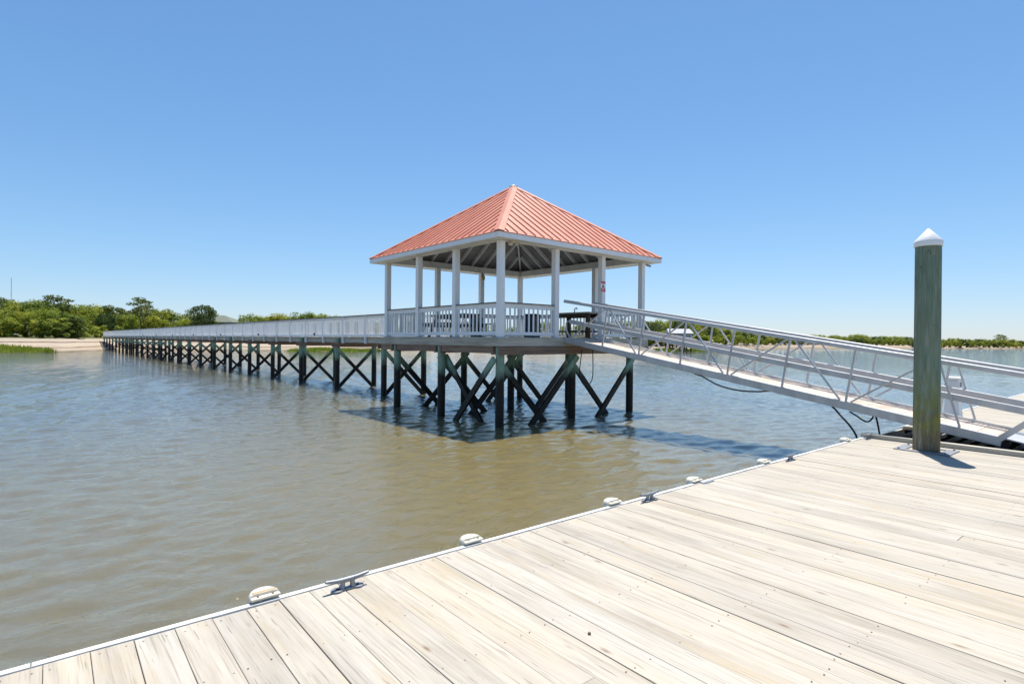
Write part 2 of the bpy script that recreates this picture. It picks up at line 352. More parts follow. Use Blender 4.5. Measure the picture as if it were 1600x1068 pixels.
# ---------------------------------------------------------------- pavilion at the pier head
DK, RAILZ, BM = 2.372, 3.297, 4.904
G = 6.1; u3 = G/3
gz = thing('pavilion', 'open white pavilion with salmon metal hip roof standing on pilings at the pier head', 'pavilion', (0,0,0))
PS = .16
post_me = MB().cbox((-PS/2,-PS/2,DK-.03), (PS/2,PS/2,BM), .008).mesh('post', M['white'])
posts = [(0,u3*k) for k in range(4)]+[(u3*k,0) for k in range(1,4)]+[(G,u3*k) for k in range(1,4)]+[(u3*k,G) for k in range(1,3)]
for x, y in posts: obj('post', post_me, gz, (x, y, 0))
# ring beams butt end to end
for a, b_ in (((-.07,-.07,BM),(G+.07,.07,BM+.22)), ((-.07,G-.07,BM),(G+.07,G+.07,BM+.22)), ((-.07,.072,BM),(.07,G-.072,BM+.22)), ((G-.07,.072,BM),(G+.07,G-.072,BM+.22))):
    part('beam', cb(a, b_, .006), M['beam_white'], gz)
# deck boards run along x
y = -.13; k = 0; bm_ = MB().cbox((-.13,0,DK-.036), (G+.13,.138,DK), .003).mesh('deck_board', M['grey_wood_x'])
while y < G+.0: obj('deck_board', bm_, gz, (0, y, -random.random()*.002)); y += .1435
part('fascia_board', cb((-.165,-.165,2.125), (G+.165,-.135,2.352)), M['grey_wood_x'], gz)
part('fascia_board', cb((-.165,G+.135,2.125), (G+.165,G+.165,2.352)), M['grey_wood_x'], gz)
part('fascia_board', cb((-.165,-.133,2.125), (-.135,G+.133,2.352)), M['grey_wood_y'], gz)
part('fascia_board', cb((G+.135,-.133,2.125), (G+.165,G+.133,2.352)), M['grey_wood_y'], gz)
for x in np.arange(.45, 6., .6): part('joist', box((x-.02,-.13,2.13), (x+.02,G+.13,2.334)), M['grey_wood_y'], gz)
PX = (0., 2.75, 5.5); PY = (0., 2.75, 5.4)
for yy in PY:
    for s in (-.155, .155): part('cross_beam', cb((-.16,yy+s-.038,1.90+.004*(s>0)), (G+.16,yy+s+.038,2.118)), M['brown_wood_x'], gz)
for xx, (y0, y1) in ((-.10,(.21,2.55)), (-.10,(2.95,5.2)), (-.10,(5.6,G+.1)), (G+.06,(.21,5.2))):
    part('edge_beam', cb((xx-.038,y0,1.935), (xx+.038,y1,2.12)), M['brown_wood_y'], gz)
def pile_mb(r, z0, z1):
    mb = MB(); n = 14; V = []
    for z in np.linspace(z0, z1, 9):
        for q in range(n):
            th = 2*math.pi*q/n; rr = r*(1+random.uniform(-.02,.02)); V.append((rr*math.cos(th), rr*math.sin(th), z))
    Fc = [(i*n+q, i*n+(q+1) % n, (i+1)*n+(q+1) % n, (i+1)*n+q) for i in range(8) for q in range(n)]
    Fc += [tuple(8*n+q for q in range(n))]
    return mb.add(V, Fc)
pile_me = pile_mb(.118, -1.6, 2.11).mesh('piling', M['piling'], 50)
for yy in PY:
    for xx in PX: obj('piling', pile_me, gz, (xx, yy, 0), (0, 0, random.random()*6))
def brace(parent, p0, p1, off):
    mb = MB().beam(Vector(p0)+Vector(off), Vector(p1)+Vector(off), .07, .165, (0,0,1) if abs(p0[2]-p1[2]) < 5 else (1,0,0))
    return part('brace', mb, M['piling'], parent)
for i, yy in enumerate(PY):
    for q in (0, 1):
        x0, x1 = PX[q], PX[q+1]
        brace(gz, (x0+.02,yy,1.80), (x0+2.10,yy,-.35), (0,.165,0))
        brace(gz, (x1+.06,yy,1.84), (x1-2.10,yy,-.35), (0,-.165,0))
brace(gz, (0,.04,1.80), (0,2.10,-.35), (-.165,0,0)); brace(gz, (0,2.77,1.80), (0,.66,-.35), (.165,0,0))
# railings
bal_me = MB().cbox((-.018,-.018,2.475), (.018,.018,3.16), .003).mesh('baluster', M['white'])
def rail_run(parent, p0, p1, n=None, balusters=True, bal=True):
    """cap, top rail, bottom rail and balusters between two posts"""
    parent = obj('railing', None, parent)
    p0, p1 = Vector((*p0,0)), Vector((*p1,0)); d = (p1-p0); ln = d.length; d.normalize()
    def bar(nm, z, w, h, mat): return part(nm, MB().beam(p0+Vector((0,0,z)), p1+Vector((0,0,z)), w, h), mat, parent)
    bar('rail_cap', RAILZ-.014, .125, .030, M['cap_grey']); bar('top_rail', 3.213, .042, .135, M['white']); bar('bottom_rail', 2.467, .042, .092, M['white'])
    if balusters:
        n = n or int(ln/.158); side = Vector((-d.y, d.x, 0))*0
        for k in range(n):
            q = p0+d*(ln*(k+.5)/n); obj('baluster', bal_me, parent, (q.x, q.y, 0), (0,0,math.atan2(d.y,d.x)))
h = PS/2+.001
for k in range(3): rail_run(gz, (0,u3*k+h), (0,u3*(k+1)-h), 11)
rail_run(gz, (h,0), (u3-h,0), 11); rail_run(gz, (2*u3+h,0), (G-h,0), 11)
for k in range(3): rail_run(gz, (G,u3*k+h), (G,u3*(k+1)-h), 11)
rail_run(gz, (h,G), (1.50,G), 8); rail_run(gz, (3.42,G), (2*u3-h,G), 3); rail_run(gz, (2*u3+h,G), (G-h,G), 11)
# roof
E_, ZE, ZA = .46, 5.02, 7.47
cx = G/2; HALF = cx+E_; SL = (ZA-ZE)/HALF
roof = obj('roof', None, gz, (cx, cx, 0))
def face_rot(k): return (0, 0, k*math.pi/2)
def panel_mb(a, b):
    """standing-seam pan between a and b along the eave (face towards -y), clipped by the hips, with its seam on the right"""
    mb = MB(); tp = .012
    def pt(x, tdist, dz=0): return (x, -HALF+tdist, ZE+tdist*SL+dz)
    la, lb = HALF-abs(a), HALF-abs(b)
    poly = [(a,0),(b,0),(b,lb)]
    if a < 0 < b: poly.append((0, HALF))
    poly.append((a, la))
    q = [p_ for i, p_ in enumerate(poly) if i == 0 or p_ != poly[i-1]]
    n = len(q); V = [pt(x, d, .02) for x, d in q]+[pt(x, d, .02+tp) for x, d in q]
    mb.add(V, [tuple(range(n-1,-1,-1)), tuple(range(n,2*n))]+[(i,(i+1)%n,n+(i+1)%n,n+i) for i in range(n)])
    return mb, la, lb
NP = 22; WP = 2*HALF/NP
hipw = .19
for fk in range(4):
    for i in range(NP):
        a, b = -HALF+i*WP, -HALF+(i+1)*WP
        mb, la, lb = panel_mb(a+.002, b-.002)
        if lb > .12:
            ang = math.atan(SL)
            mb.beam((b,-HALF-.012,ZE+.05), (b,-HALF+lb-.05,ZE+.05+(lb-.05)*SL), .018, .026)
        part('roof_panel', mb, M['roof'], roof, None, (0,0,0), face_rot(fk))
    # underside boards in four courses, butted
    for c in range(5):
        t0, t1 = .04+c*HALF/5*.985, .04+(c+1)*HALF/5*.985-.006
        V = [(-HALF+t0,-HALF+t0,ZE+t0*SL-.012),(HALF-t0,-HALF+t0,ZE+t0*SL-.012),(HALF-t1,-HALF+t1,ZE+t1*SL-.012),(-HALF+t1,-HALF+t1,ZE+t1*SL-.012)]
        V += [(x,y_,z+.022) for x,y_,z in V]
        part('roof_board', MB().add(V, [(3,2,1,0),(4,5,6,7),(0,1,5,4),(1,2,6,5),(2,3,7,6),(3,0,4,7)]), M['sheath'], roof, None, (0,0,0), face_rot(fk))
    for i in range(-5, 6):
        x = i*.61; lr = HALF-abs(x)-.10
        if lr > .4:
            part('rafter', MB().beam((x,-HALF+.10,ZE+.10*SL-.085), (x,-HALF+lr,ZE+lr*SL-.085), .042, .13), M['rafter'], roof, None, (0,0,0), face_rot(fk))
    part('hip_rafter', MB().beam((-HALF+.12,-HALF+.12,ZE+.12*SL-.10), (-.06,-.06,ZE+(HALF-.06)*SL-.10), .05, .17), M['rafter'], roof, None, (0,0,0), face_rot(fk))
    # hip cap: bent sheet over the corner
    cm = MB(); V = []
    for s in (0., 1.):
        d = -.02+s*(HALF-.02); e = ZE+d*SL+.062
        for off, dz in ((-hipw,0.), (0,.012), (hipw,0.)):
            if off <= 0: V.append((-HALF+d, -HALF+d-off if off else -HALF+d, 0))
            else: V.append((-HALF+d+off, -HALF+d, 0))
            V[-1] = (V[-1][0], V[-1][1], e+dz)
    V += [(x, y_, z-.014) for x, y_, z in V]
    cm.add(V, [(0,3,4,1),(1,4,5,2),(6,7,10,9),(7,8,11,10),(0,1,7,6),(1,2,8,7),(3,9,10,4),(4,10,11,5),(0,6,9,3),(2,5,11,8)])
    part('hip_cap', cm, M['roof'], roof, None, (0,0,0), face_rot(fk))
    # eave fascia and soffit
    part('fascia', box((-HALF+.002,-HALF-.0,ZE-.125), (HALF-.026,-HALF+.024,ZE+.008)), M['white'], roof, None, (0,0,0), face_rot(fk))
    part('drip_edge', box((-HALF-.012,-HALF-.014,ZE+.010), (HALF-.014,-HALF+.03,ZE+.019)), M['roof'], roof, None, (0,0,0), face_rot(fk))
    V = [(-HALF+.03,-HALF+.026,ZE-.11),(HALF-.03,-HALF+.026,ZE-.11),(cx+.072,-cx-.072,ZE-.095),(-cx-.072,-cx-.072,ZE-.095)]
    V += [(x,y_,z+.012) for x,y_,z in V]
    part('soffit', MB().add(V, [(3,2,1,0),(4,5,6,7),(0,1,5,4),(1,2,6,5),(2,3,7,6),(3,0,4,7)]), M['beam_white'], roof, None, (0,0,0), face_rot(fk))
am = MB().lathe([(.17,-.05),(.13,.03),(.05,.07),(.012,.085)], (0,0,ZA+.0), 8)
part('apex_cap', am, M['apex'], roof)
# ---------------------------------------------------------------- walkway
X0, X1, YA, YB = 1.58, 3.34, 6.27, 120.5
wk = thing('walkway', 'long straight wooden walkway on pilings with white railings running to the beach', 'walkway', (X0, YA, 0))
def wp(name, mb, mat, smooth=None, parent=None):
    mb.v = [(x-X0, y_-YA, z) for x, y_, z in mb.v]; return part(name, mb, mat, parent or wk, smooth)
rails = [obj('railing', None, wk), obj('railing', None, wk)]
nb = 0; far_b = MB(); y = YA+.01
bd = MB().cbox((-.10,0,DK-.036), (X1-X0+.10,.138,DK), .003).mesh('deck_board', M['grey_wood_x'])
while y < YB:
    if nb < 290: obj('deck_board', bd, wk, (0, y-YA, -random.random()*.002))
    else: far_b.box((X0-.10,y,DK-.036), (X1+.10,y+.138,DK))
    nb += 1; y += .1435
tag(wp('far_deck_boards', far_b, M['grey_wood_x']), kind='stuff')
PY0, PSP = 10.793, 2.254
py_list = [PY0+PSP*k for k in range(-2, 49)]
wpost = MB().cbox((-.045,-.045,2.085), (.045,.045,3.283), .005).mesh('rail_post', M['white'])
for side, xs in ((-1, X0), (1, X1)):
    xo = xs+side*.085
    for yy in py_list:
        if yy > YA: obj('rail_post', wpost, rails[side > 0], (xo-X0, yy-YA, 0))
    ycuts = [YA]+[q for q in py_list if q > YA+.5][3::4]+[YB]
    for a, b in zip(ycuts[:-1], ycuts[1:]):
        wp('stringer', cb((xs-.022,a+.002,2.115), (xs+.022,b-.002,2.333)), M['grey_wood_y'])
        wp('rail_cap', cb((xo-.07-side*.02,a+.002,RAILZ-.011), (xo+.07-side*.02,b-.002,RAILZ+.016)), M['cap_grey'], parent=rails[side > 0])
        wp('top_rail', cb((xo-side*.066-.019,a+.002,3.185), (xo-side*.066+.019,b-.002,RAILZ-.013)), M['white'], parent=rails[side > 0])
        wp('bottom_rail', cb((xo-side*.066-.019,a+.002,2.40), (xo-side*.066+.019,b-.002,2.49)), M['white'], parent=rails[side > 0])
wb = MB().cbox((-.016,-.016,2.492), (.016,.016,3.183), .003).mesh('baluster', M['white'])
fb = [MB(), MB()]; y = YA+.08; nb = 0
while y < YB:
    for side, xs in ((-1, X0), (1, X1)):
        xo = xs+side*.019
        if nb < 149: obj('baluster', wb, rails[side > 0], (xo-X0, y-YA, 0))
        else: fb[side > 0].box((xo-.016,y-.016,2.492), (xo+.016,y+.016,3.183))
    nb += 1; y += .152
for q in (0, 1): tag(wp('far_balusters', fb[q], M['white'], parent=rails[q]), kind='stuff')
BY = [9.09+4.508*k for k in range(25)]
for i, yy in enumerate(BY):
    for xs in (X0-.12, X1-.02): obj('piling', pile_me if i < 14 else pile_me, wk, (xs-X0, yy-YA, random.uniform(.0,.28)), (0,0,random.random()*6))
    for s in (-.155, .155): wp('cross_beam', cb((X0-.32,yy+s-.036,1.905), (X1+.22,yy+s+.036,2.112)), M['brown_wood_x'])
    if i < 22:
        a, b = X0-.12, X1-.02
        for (p0, p1, oy) in (((a-.05,yy,1.80), (b-.1,yy,-.02 if i < 16 else .55), -.16), ((b+.05,yy,1.80), (a+.1,yy,-.02 if i < 16 else .55), .16)):
            mb = MB().beam((p0[0],p0[1]+oy,p0[2]), (p1[0],p1[1]+oy,p1[2]), .07, .15); wp('brace', mb, M['piling'])
for k, yy in enumerate((16.22, 25.14, 34.06, 43.1, 52.1, 61.4, 70.6)):
    o = thing('walkway_light', ['nearest','second nearest','third nearest','fourth nearest','fifth nearest','sixth nearest','seventh nearest'][k]+' small black spotlight on the walkway side, counted from the pavilion', 'light', (X0-.13, yy, 2.42), (0,0,0), 'spotlights along the walkway')
    part('bracket', MB().tube([(.03,0,0),(-.03,0,0),(-.05,0,.04)], .012, 6), M['black'], o)
    part('lamp_head', MB().lathe([(.028,0),(.05,.02),(.05,.085),(.035,.10)], (-.05,0,.035), 10), M['black'], o, 40)
# ---------------------------------------------------------------- gangway (built level along -y, then tilted)
TG = math.atan(.163); GL = 9.68
ga = thing('gangway', 'sloping aluminium gangway with trussed sides from the pavilion down to the floating dock', 'gangway', (2.85, -.17, 2.235), (TG, 0, 0))
HW = .60
for s in (-1, 1):
    x = s*HW; sd_ = obj('side_truss', None, ga)
    part('stringer', cb((x-.03,-GL,0), (x+.03,0,.155), .006), M['alu'], sd_)
    part('top_rail', cb((x-.035,-GL-.80,1.125), (x+.035,.20,1.21), .01), M['alu'], sd_)
    part('mid_rail', cb((x-.018-s*.05,-GL-.42,.56), (x+.018-s*.05,-.05,.675), .006), M['alu'], sd_)
    if s > 0: part('curb', cb((x-s*.046-.012,-GL+.02,.132), (x-s*.046+.012,-.02,.185), .003), M['trim'], sd_)
    ss = [1.40+1.2*k for k in range(8)]
    for q in ss:
        if q < GL: part('upright', MB().beam((x,-q,.15), (x,-q,1.13), .036, .036, (0,1,0)), M['alu'], sd_)
    def diag(a, za, b, zb): part('diagonal', MB().beam((x+s*.002,-a,za), (x+s*.002,-b,zb), .030, .034, (1,0,0)), M['alu'], sd_)
    diag(.22, .155, ss[0]-.06, 1.125)
    for k in range(6):
        if k % 2 == 0: diag(ss[k]+.10, 1.125, ss[k+1]-.10, .157)
        else: diag(ss[k]+.08, .157, ss[k+1]-.06, 1.125)
    diag(ss[6]+.10, 1.125, GL-.55, .157)
    part('end_loop', MB().tube([(x-s*.05,-.06,.63),(x-s*.05,.02,.615),(x-s*.05,.07,.55),(x-s*.05,.03,.36),(x-s*.05,-.10,.20),(x-s*.05,-.16,.15)], .022, 8), M['alu'], sd_, 60)
    part('end_post', MB().beam((x,-GL+.04,.10), (x,-GL-.78,1.14), .085, .085, (1,0,0)), M['alu'], sd_)
yb = -.02; nbw = .274
gb = MB().cbox((-HW+.032,-nbw+.006,.10), (HW-.032,0,.131), .004).mesh('deck_board', M['alu_deck'])
while yb > -GL+.1: obj('deck_board', gb, ga, (0, yb, random.uniform(0,.002))); yb -= nbw
for q in np.arange(.4, GL, 1.2): part('cross_member', box((-HW+.03,-q-.03,.01), (HW-.03,-q+.03,.098)), M['alu'], ga)
fl = MB().add([(-HW+.04,-GL+.02,.12),(HW-.04,-GL+.02,.12),(HW-.04,-GL-.95,.10),(-HW+.04,-GL-.95,.10)]+[(-HW+.04,-GL+.02,.14),(HW-.04,-GL+.02,.14),(HW-.04,-GL-.95,.112),(-HW+.04,-GL-.95,.112)], [(3,2,1,0),(4,5,6,7),(0,1,5,4),(1,2,6,5),(2,3,7,6),(3,0,4,7)])
part('transition_plate', fl, M['alu'], ga)
for s in (-1, 1): part('roller', MB().cyl((s*.42-.05,-GL-.02,.03), (s*.42+.05,-GL-.02,.03), .075, n=16), M['black'], ga, 40)
# ---------------------------------------------------------------- floating dock (own frame: u along its edge, v away from the water is negative)
DZ = .63; DROT = R(-1.45)
dk = thing('floating_dock', 'broad floating dock of sun-bleached planks with white edge strip', 'dock', (-6., -7.74, DZ), (0,0,DROT))
def w2d(x, y):
    dx, dy = x+6., y+7.74; c, s = math.cos(-DROT), math.sin(-DROT); return (dx*c-dy*s, dx*s+dy*c)
SU0, SU1, SV = 7.87, 9.72, -3.6       # gangway slot
DU0, DU1, DV = -9.5, 26.5, -7.4
PW = .1895
pm = MB().cbox((0,-1,-.038), (PW,0,0), .0022).mesh('plank', M['plank'])
u_ = DU0; cnt = 0; scr = MB(); far_p = MB()
def screw(u, v):
    n = 6; r = .0052; V = [(u+r*math.cos(2*math.pi*k/n), v+r*math.sin(2*math.pi*k/n), .0012) for k in range(n)]
    scr.add(V, [tuple(range(n))])
while u_ < DU1:
    in_slot = SU0-.02 < u_+PW/2 < SU1+.02
    cuts = [-.046]
    if in_slot: cuts = [SV]
    j = random.choice([-1.86,-2.46,-3.1,-3.7,-4.3]); 
    if cuts[0]-j > .8 and random.random() < .12: cuts.append(j)
    cuts.append(DV)
    for a, b in zip(cuts[:-1], cuts[1:]):
        a2 = a+random.uniform(-.006,.004) if a == -.046 else a-.0015
        sc = (a2-b-.0015)
        o = obj('plank', pm, dk, (u_+random.uniform(0,.003), a2, random.uniform(-.0022,.0022)), (random.uniform(-.0004,.0004), random.uniform(-.006,.006), random.uniform(-.0008,.0008)), (random.choice([.984,.994,.998,1.003,1.007]), sc, 1))
        cnt += 1
    for v in np.arange(-.11, -4.6, -.61):
        if in_slot and v > SV: continue
        for du in (.035, .152):
            if random.random() < .88: screw(u_+du+random.uniform(-.008,.008), v+random.uniform(-.014,.014))
    u_ += PW+.0026
tag(part('screw_heads', scr, M['screw'], dk), kind='stuff')
# edge strip in lengths, with a gap at the slot
def strip(a, b):
    while a < b-.05:
        e = min(a+3.05, b)
        mb = cb((a+.003,-.036,-.02), (e-.003,.006,.005), .003); part('edge_strip', mb, M['trim'], dk)
        part('side_board', cb((a+.002,-.05,-.24), (e-.002,-.012,-.0215), .003), M['grey_wood_x'], dk); a = e
strip(DU0, SU0-.12); strip(SU1+.1, DU1)
for a, b in ((DU0, SU0-.2), (SU1+.2, DU1)):
    q = a
    while q < b-1.0:
        e = min(q+2.4, b); part('float', cb((q+.05,-2.9,-1.05), (e-.05,-.15,-.245), .05), M['pit'], dk); q = e
for v in np.arange(-.35, DV, -.9): 
    for a, b in ((DU0, SU0-.13), (SU1+.11, DU1)):
        if v > SV or True: part('dock_joist', box((a,v-.03,-.235), (b,v+.03,-.042)), M['grey_wood_x'], dk)
# slot: curbs, black well and thin cross bars
part('slot_curb', cb((SU0-.115,SV,.001), (SU0-.005,.03,.075), .006), M['grey_wood_y'], dk)
part('slot_curb', cb((SU1+.005,SV,.001), (SU1+.095,-.05,.03), .006), M['grey_wood_y'], dk)
part('slot_side', box((SU0-.10,SV,-.36), (SU0-.06,-.06,0)), M['pit'], dk)
part('slot_side', box((SU1+.06,SV,-.36), (SU1+.10,-.06,0)), M['pit'], dk)
part('slot_well', box((SU0-.055,SV,-.42), (SU1+.055,-.02,-.30)), M['pit'], dk)
part('slot_end_bar', cb((SU0-.055,-.05,-.16), (SU1+.055,.0,-.035), .004), M['grey_wood_x'], dk)
for k in range(15):
    v = -.30-.225*k
    if v > SV: part('slot_bar', cb((SU0-.055,v-.012,-.09), (SU1+.055,v+.012,-.02), .003), M['plank'], dk)
# pile guide plate: a frame of four galvanised bars round the piling
pu, pv = w2d(1.20, -8.99)
for a, b in (((pu-.29,pv-.36,.002),(pu-.19,pv+.36,.016)), ((pu+.19,pv-.36,.002),(pu+.29,pv+.36,.016)), ((pu-.188,pv-.36,.002),(pu+.188,pv-.22,.016)), ((pu-.188,pv+.22,.002),(pu+.188,pv+.36,.016))):
    part('pile_guide', cb(a, b, .003), M['galv'], dk)
for a in (-.24, .24):
    for b in (-.3, .3): part('bolt', MB().cyl((pu+a,pv+b,.015), (pu+a,pv+b,.034), .016, n=6), M['galv'], dk)
part('hinge_plate', cb((w2d(-3.32,-7.8)[0]-.11,-.10,.001), (w2d(-3.32,-7.8)[0]+.11,-.05,.012), .003), M['galv'], dk)
# a bolt end standing out of a plank
part('bolt', MB().cyl((w2d(-7.0,-9.28)[0],w2d(-7.0,-9.28)[1],0), (w2d(-7.0,-9.28)[0],w2d(-7.0,-9.28)[1],.012), .009, n=8), M['screw'], dk)
# ---------------------------------------------------------------- mooring piling
mp = thing('mooring_piling', 'tall round green timber mooring piling with white conical cap through the dock', 'piling', (1.20, -8.99, 0))
def mast_mb(r, z0, z1):
    mb = MB(); n = 32; V = []; zs = np.linspace(z0, z1, 26); ph = [random.uniform(-.008,.008) for _ in range(n)]
    for i, z in enumerate(zs):
        for q in range(n):
            th = 2*math.pi*q/n; rr = r*(1.02-.05*i/25+ph[q]*1.4+random.uniform(-.004,.004)); V.append((rr*math.cos(th), rr*math.sin(th), z))
    return mb.add(V, [(i*n+q, i*n+(q+1) % n, (i+1)*n+(q+1) % n, (i+1)*n+q) for i in range(25) for q in range(n)]+[tuple(25*n+q for q in range(n))])
part('trunk', mast_mb(.176, -1.5, 3.86), M['mooring'], mp, 50)
part('cap', MB().lathe([(.178,3.80),(.187,3.80),(.190,3.87),(.187,3.885),(.10,3.985),(.02,4.075),(.004,4.082)], (0,0,0), 32), M['capwhite'], mp, 35)
# ---------------------------------------------------------------- cleats
def cleat(x, y, label, rot=0.):
    u, v = w2d(x, y)
    o = thing('dock_cleat', label, 'cleat', (x, y, DZ+.0015), (0,0,DROT+rot), 'cleats along the dock edge')
    b = MB()
    for s in (-1, 1):
        b.lathe([(.036,0),(.040,.004),(.038,.012),(.024,.014)], (s*.072,0,0), 14)
    b.cbox((-.072,-.026,0), (.072,.026,.014), .004)
    part('base', b, M['galv'], o, 40)
    for s in (-1, 1): part('leg', MB().tube([(s*.040,0,.012),(s*.034,0,.035),(s*.034,0,.058)], [.024,.016,.019], 10), M['galv'], o, 60)
    part('horn', MB().tube([(-.150,0,.078),(-.125,0,.074),(-.07,0,.066),(-.03,0,.063),(.03,0,.063),(.07,0,.066),(.125,0,.074),(.150,0,.078)], [.009,.012,.015,.018,.018,.015,.012,.009], 10), M['galv'], o, 70)
    for s in (-1, 1): part('bolt', MB().cyl((s*.072,0,.012), (s*.072,0,.019), .010, n=6), M['screw'], o)
    return o
cleat(-7.80, -7.86, 'galvanised cleat on the dock edge closest to the camera')
cleat(-4.49, -7.90, 'galvanised cleat at mid dock edge, between two white bumpers in front of the pavilion')
cleat(-1.26, -7.97, 'small cleat on the dock edge just short of the gangway shadow on the water')
cleat(1.66, -8.06, 'cleat at the dock corner beside the gangway slot timber')
cleat(7.56, -8.22, 'cleat beyond the gangway, right of the pale pedestal')
# ---------------------------------------------------------------- bumpers
def bumper(x, y, label, slot=False):
    o = thing('dock_bumper', label, 'bumper', (x, y, DZ-.16), (0,0,DROT), 'vinyl bumpers along the dock edge')
    w_, d_ = .092, .115; prof = []
    for k in range(13):
        th = math.pi*k/12; prof.append((w_*math.cos(th), .0+d_*math.sin(th)**.8))
    mb = MB(); V = []; n = len(prof)
    lv = [(1.,0),(1.03,.05),(1.03,.165),(.99,.187),(.90,.203),(.74,.212)]
    for sc, z in lv: V += [(px*sc, py*sc if py > .001 else 0, z) for px, py in prof]
    Fc = [(i*n+k, i*n+k+1, (i+1)*n+k+1, (i+1)*n+k) for i in range(len(lv)-1) for k in range(n-1)]
    Fc += [(i*n+n-1, i*n, (i+1)*n, (i+1)*n+n-1) for i in range(len(lv)-1)]
    Fc += [tuple((len(lv)-1)*n+k for k in range(n)), tuple(range(n-1,-1,-1))]
    part('body', mb.add(V, Fc), M['cream'], o, 50)
    part('mounting_flange', cb((-.088,-.034,.176), (.088,.002,.196), .005), M['cream'], o)
    if slot: part('slot', cb((-.07,.006,.204), (.07,.028,.2145), .002), M['tan'], o)
    for s in (-1, 1): part('bolt', MB().cyl((s*.045,-.016,.195), (s*.045,-.016,.2), .008, n=6), M['screw'], o)
E_Y = lambda x: -7.74+(x+6)*math.tan(DROT)+.006
bumper(-8.27, E_Y(-8.27), 'cream vinyl bumper with brown slot, closest to the camera on the dock edge', True)
bumper(-6.66, E_Y(-6.66), 'cream bumper next beyond the closest cleat on the dock edge')
bumper(-4.90, E_Y(-4.90), 'white bumper just left of the mid-edge cleat')
bumper(-3.43, E_Y(-3.43), 'white bumper just right of the mid-edge cleat beside a small metal plate')
bumper(-1.74, E_Y(-1.74), 'white bumper just left of the third cleat')
bumper(1.10, E_Y(1.10), 'white bumper close to the gangway end of the dock edge')
bumper(7.35, E_Y(7.35), 'white bumper beyond the gangway, behind the far cleat')
# ---------------------------------------------------------------- pedestal
pd = thing('power_pedestal', 'pale dock power pedestal standing behind the mooring piling beyond the gangway', 'pedestal', (6.45, -8.30, DZ), (0,0,DROT))
part('foot', cb((-.17,-.15,0), (.17,.15,.05), .01), M['ped'], pd)
mb = MB(); V = []
for z, a, b in ((.05,.155,.135),(.40,.145,.125),(.44,.125,.105),(.66,.120,.100)): V += [(-a,-b,z),(a,-b,z),(a,b,z),(-a,b,z)]
mb.add(V, [(12,13,14,15)]+[(i*4+k, i*4+(k+1) % 4, i*4+4+(k+1) % 4, i*4+4+k) for i in range(3) for k in range(4)])
part('body', mb, M['ped'], pd)
part('head', cb((-.15,-.13,.66), (.15,.13,.86), .02), M['ped'], pd); part('lid', cb((-.17,-.15,.862), (.17,.15,.92), .015), M['white'], pd)
part('outlet_cover', cb((-.06,-.145,.70), (.06,-.131,.80), .004), M['bin'], pd)
# ---------------------------------------------------------------- hoses and cables
def hose(label, pts, r=.016, cat='hose', name='hose'):
    P = [Vector(q) for q in pts]; out = []
    for i in range(len(P)-1):
        a, b, c, d = P[max(i-1,0)], P[i], P[i+1], P[min(i+2,len(P)-1)]
        for k in range(6):
            t = k/6; out.append(.5*((2*b)+(c-a)*t+(2*a-5*b+4*c-d)*t*t+(3*b-a-3*c+d)*t**3))
    out.append(P[-1]); o = P[0].copy()
    return tag(part(name, MB().tube([q-o for q in out], r, 8), M['black'], None, 60, o), label, cat)
hose('black hose looping down below the pavilion deck beside the gangway head', [(2.89,-.27,2.02),(2.84,-.27,1.75),(2.80,-.27,1.40),(2.86,-.27,1.12),(3.04,-.27,.985),(3.20,-.27,.99),(3.36,-.27,1.18),(3.38,-.27,1.6),(3.36,-.27,2.02)], .014)
hose('black cable sagging beneath the middle of the gangway', [(2.30,-4.30,1.545),(2.26,-4.52,1.50),(2.24,-4.91,1.335),(2.24,-5.36,1.25),(2.24,-5.78,1.25),(2.24,-6.12,1.285),(2.30,-6.4,1.23)], .016, 'cable', 'cable')
hose('black cable dropping from the gangway to the dock bumper corner', [(2.30,-7.25,1.06),(2.24,-7.32,1.03),(2.14,-7.45,.93),(2.12,-7.60,.78),(2.14,-7.70,.62),(2.16,-7.74,.48)], .018, 'cable', 'cable')
hose('short black cable loop hanging under the gangway foot', [(2.30,-7.55,1.0),(2.30,-7.66,.94),(2.42,-7.76,.84),(2.60,-7.78,.82),(2.74,-7.80,.88),(2.80,-7.82,1.0)], .015, 'cable', 'cable')
hose('straight black cable from the gangway foot into the dock slot', [(2.72,-7.84,.98),(2.80,-7.86,.80),(2.88,-7.88,.55)], .017, 'cable', 'cable')
# ---------------------------------------------------------------- pavilion fittings
sg = thing('warning_sign', 'small red and white warning sign with black figure on a pavilion post', 'sign', (4.03, -.0825, 3.80), (0,0,0))
part('board', cb((-.115,-.006,0), (.115,0,.325), .002), M['white'], sg)
part('top_band', box((-.108,-.009,.265), (.108,-.0065,.318)), M['red'], sg)
part('bottom_band', box((-.108,-.009,.008), (.108,-.0065,.115)), M['red'], sg)
fgm = MB()
fgm.add([(.0+.022*math.cos(a)-.01,-.010,.228+.022*math.sin(a)) for a in np.linspace(0, 2*math.pi, 10, endpoint=False)], [tuple(range(9,-1,-1))])
fgm.add([(-.045,-.010,.135),(.055,-.010,.135),(.055,-.010,.155),(.02,-.010,.165),(.012,-.010,.205),(-.03,-.010,.205),(-.035,-.010,.16)], [(0,1,2,3,4,5,6)])
part('figure', fgm, M['ink'], sg)
for z in (.04, .065, .088): part('lettering', box((-.08,-.0105,z), (.08 if z != .04 else .03,-.0092,z+.008)), M['white'], sg)
lf = thing('security_light', 'cream twin security light under the eave beside the front corner post', 'light', (.22, -.09, 4.80))
part('bracket', cb((.02,-.03,.06), (.16,.018,.15), .01), M['lamp'], lf)
part('lamp_head', MB().lathe([(.0,0),(.055,.02),(.062,.05),(.05,.09),(.02,.11)], (-.01,-.05,-.03), 16), M['lamp'], lf, 50)
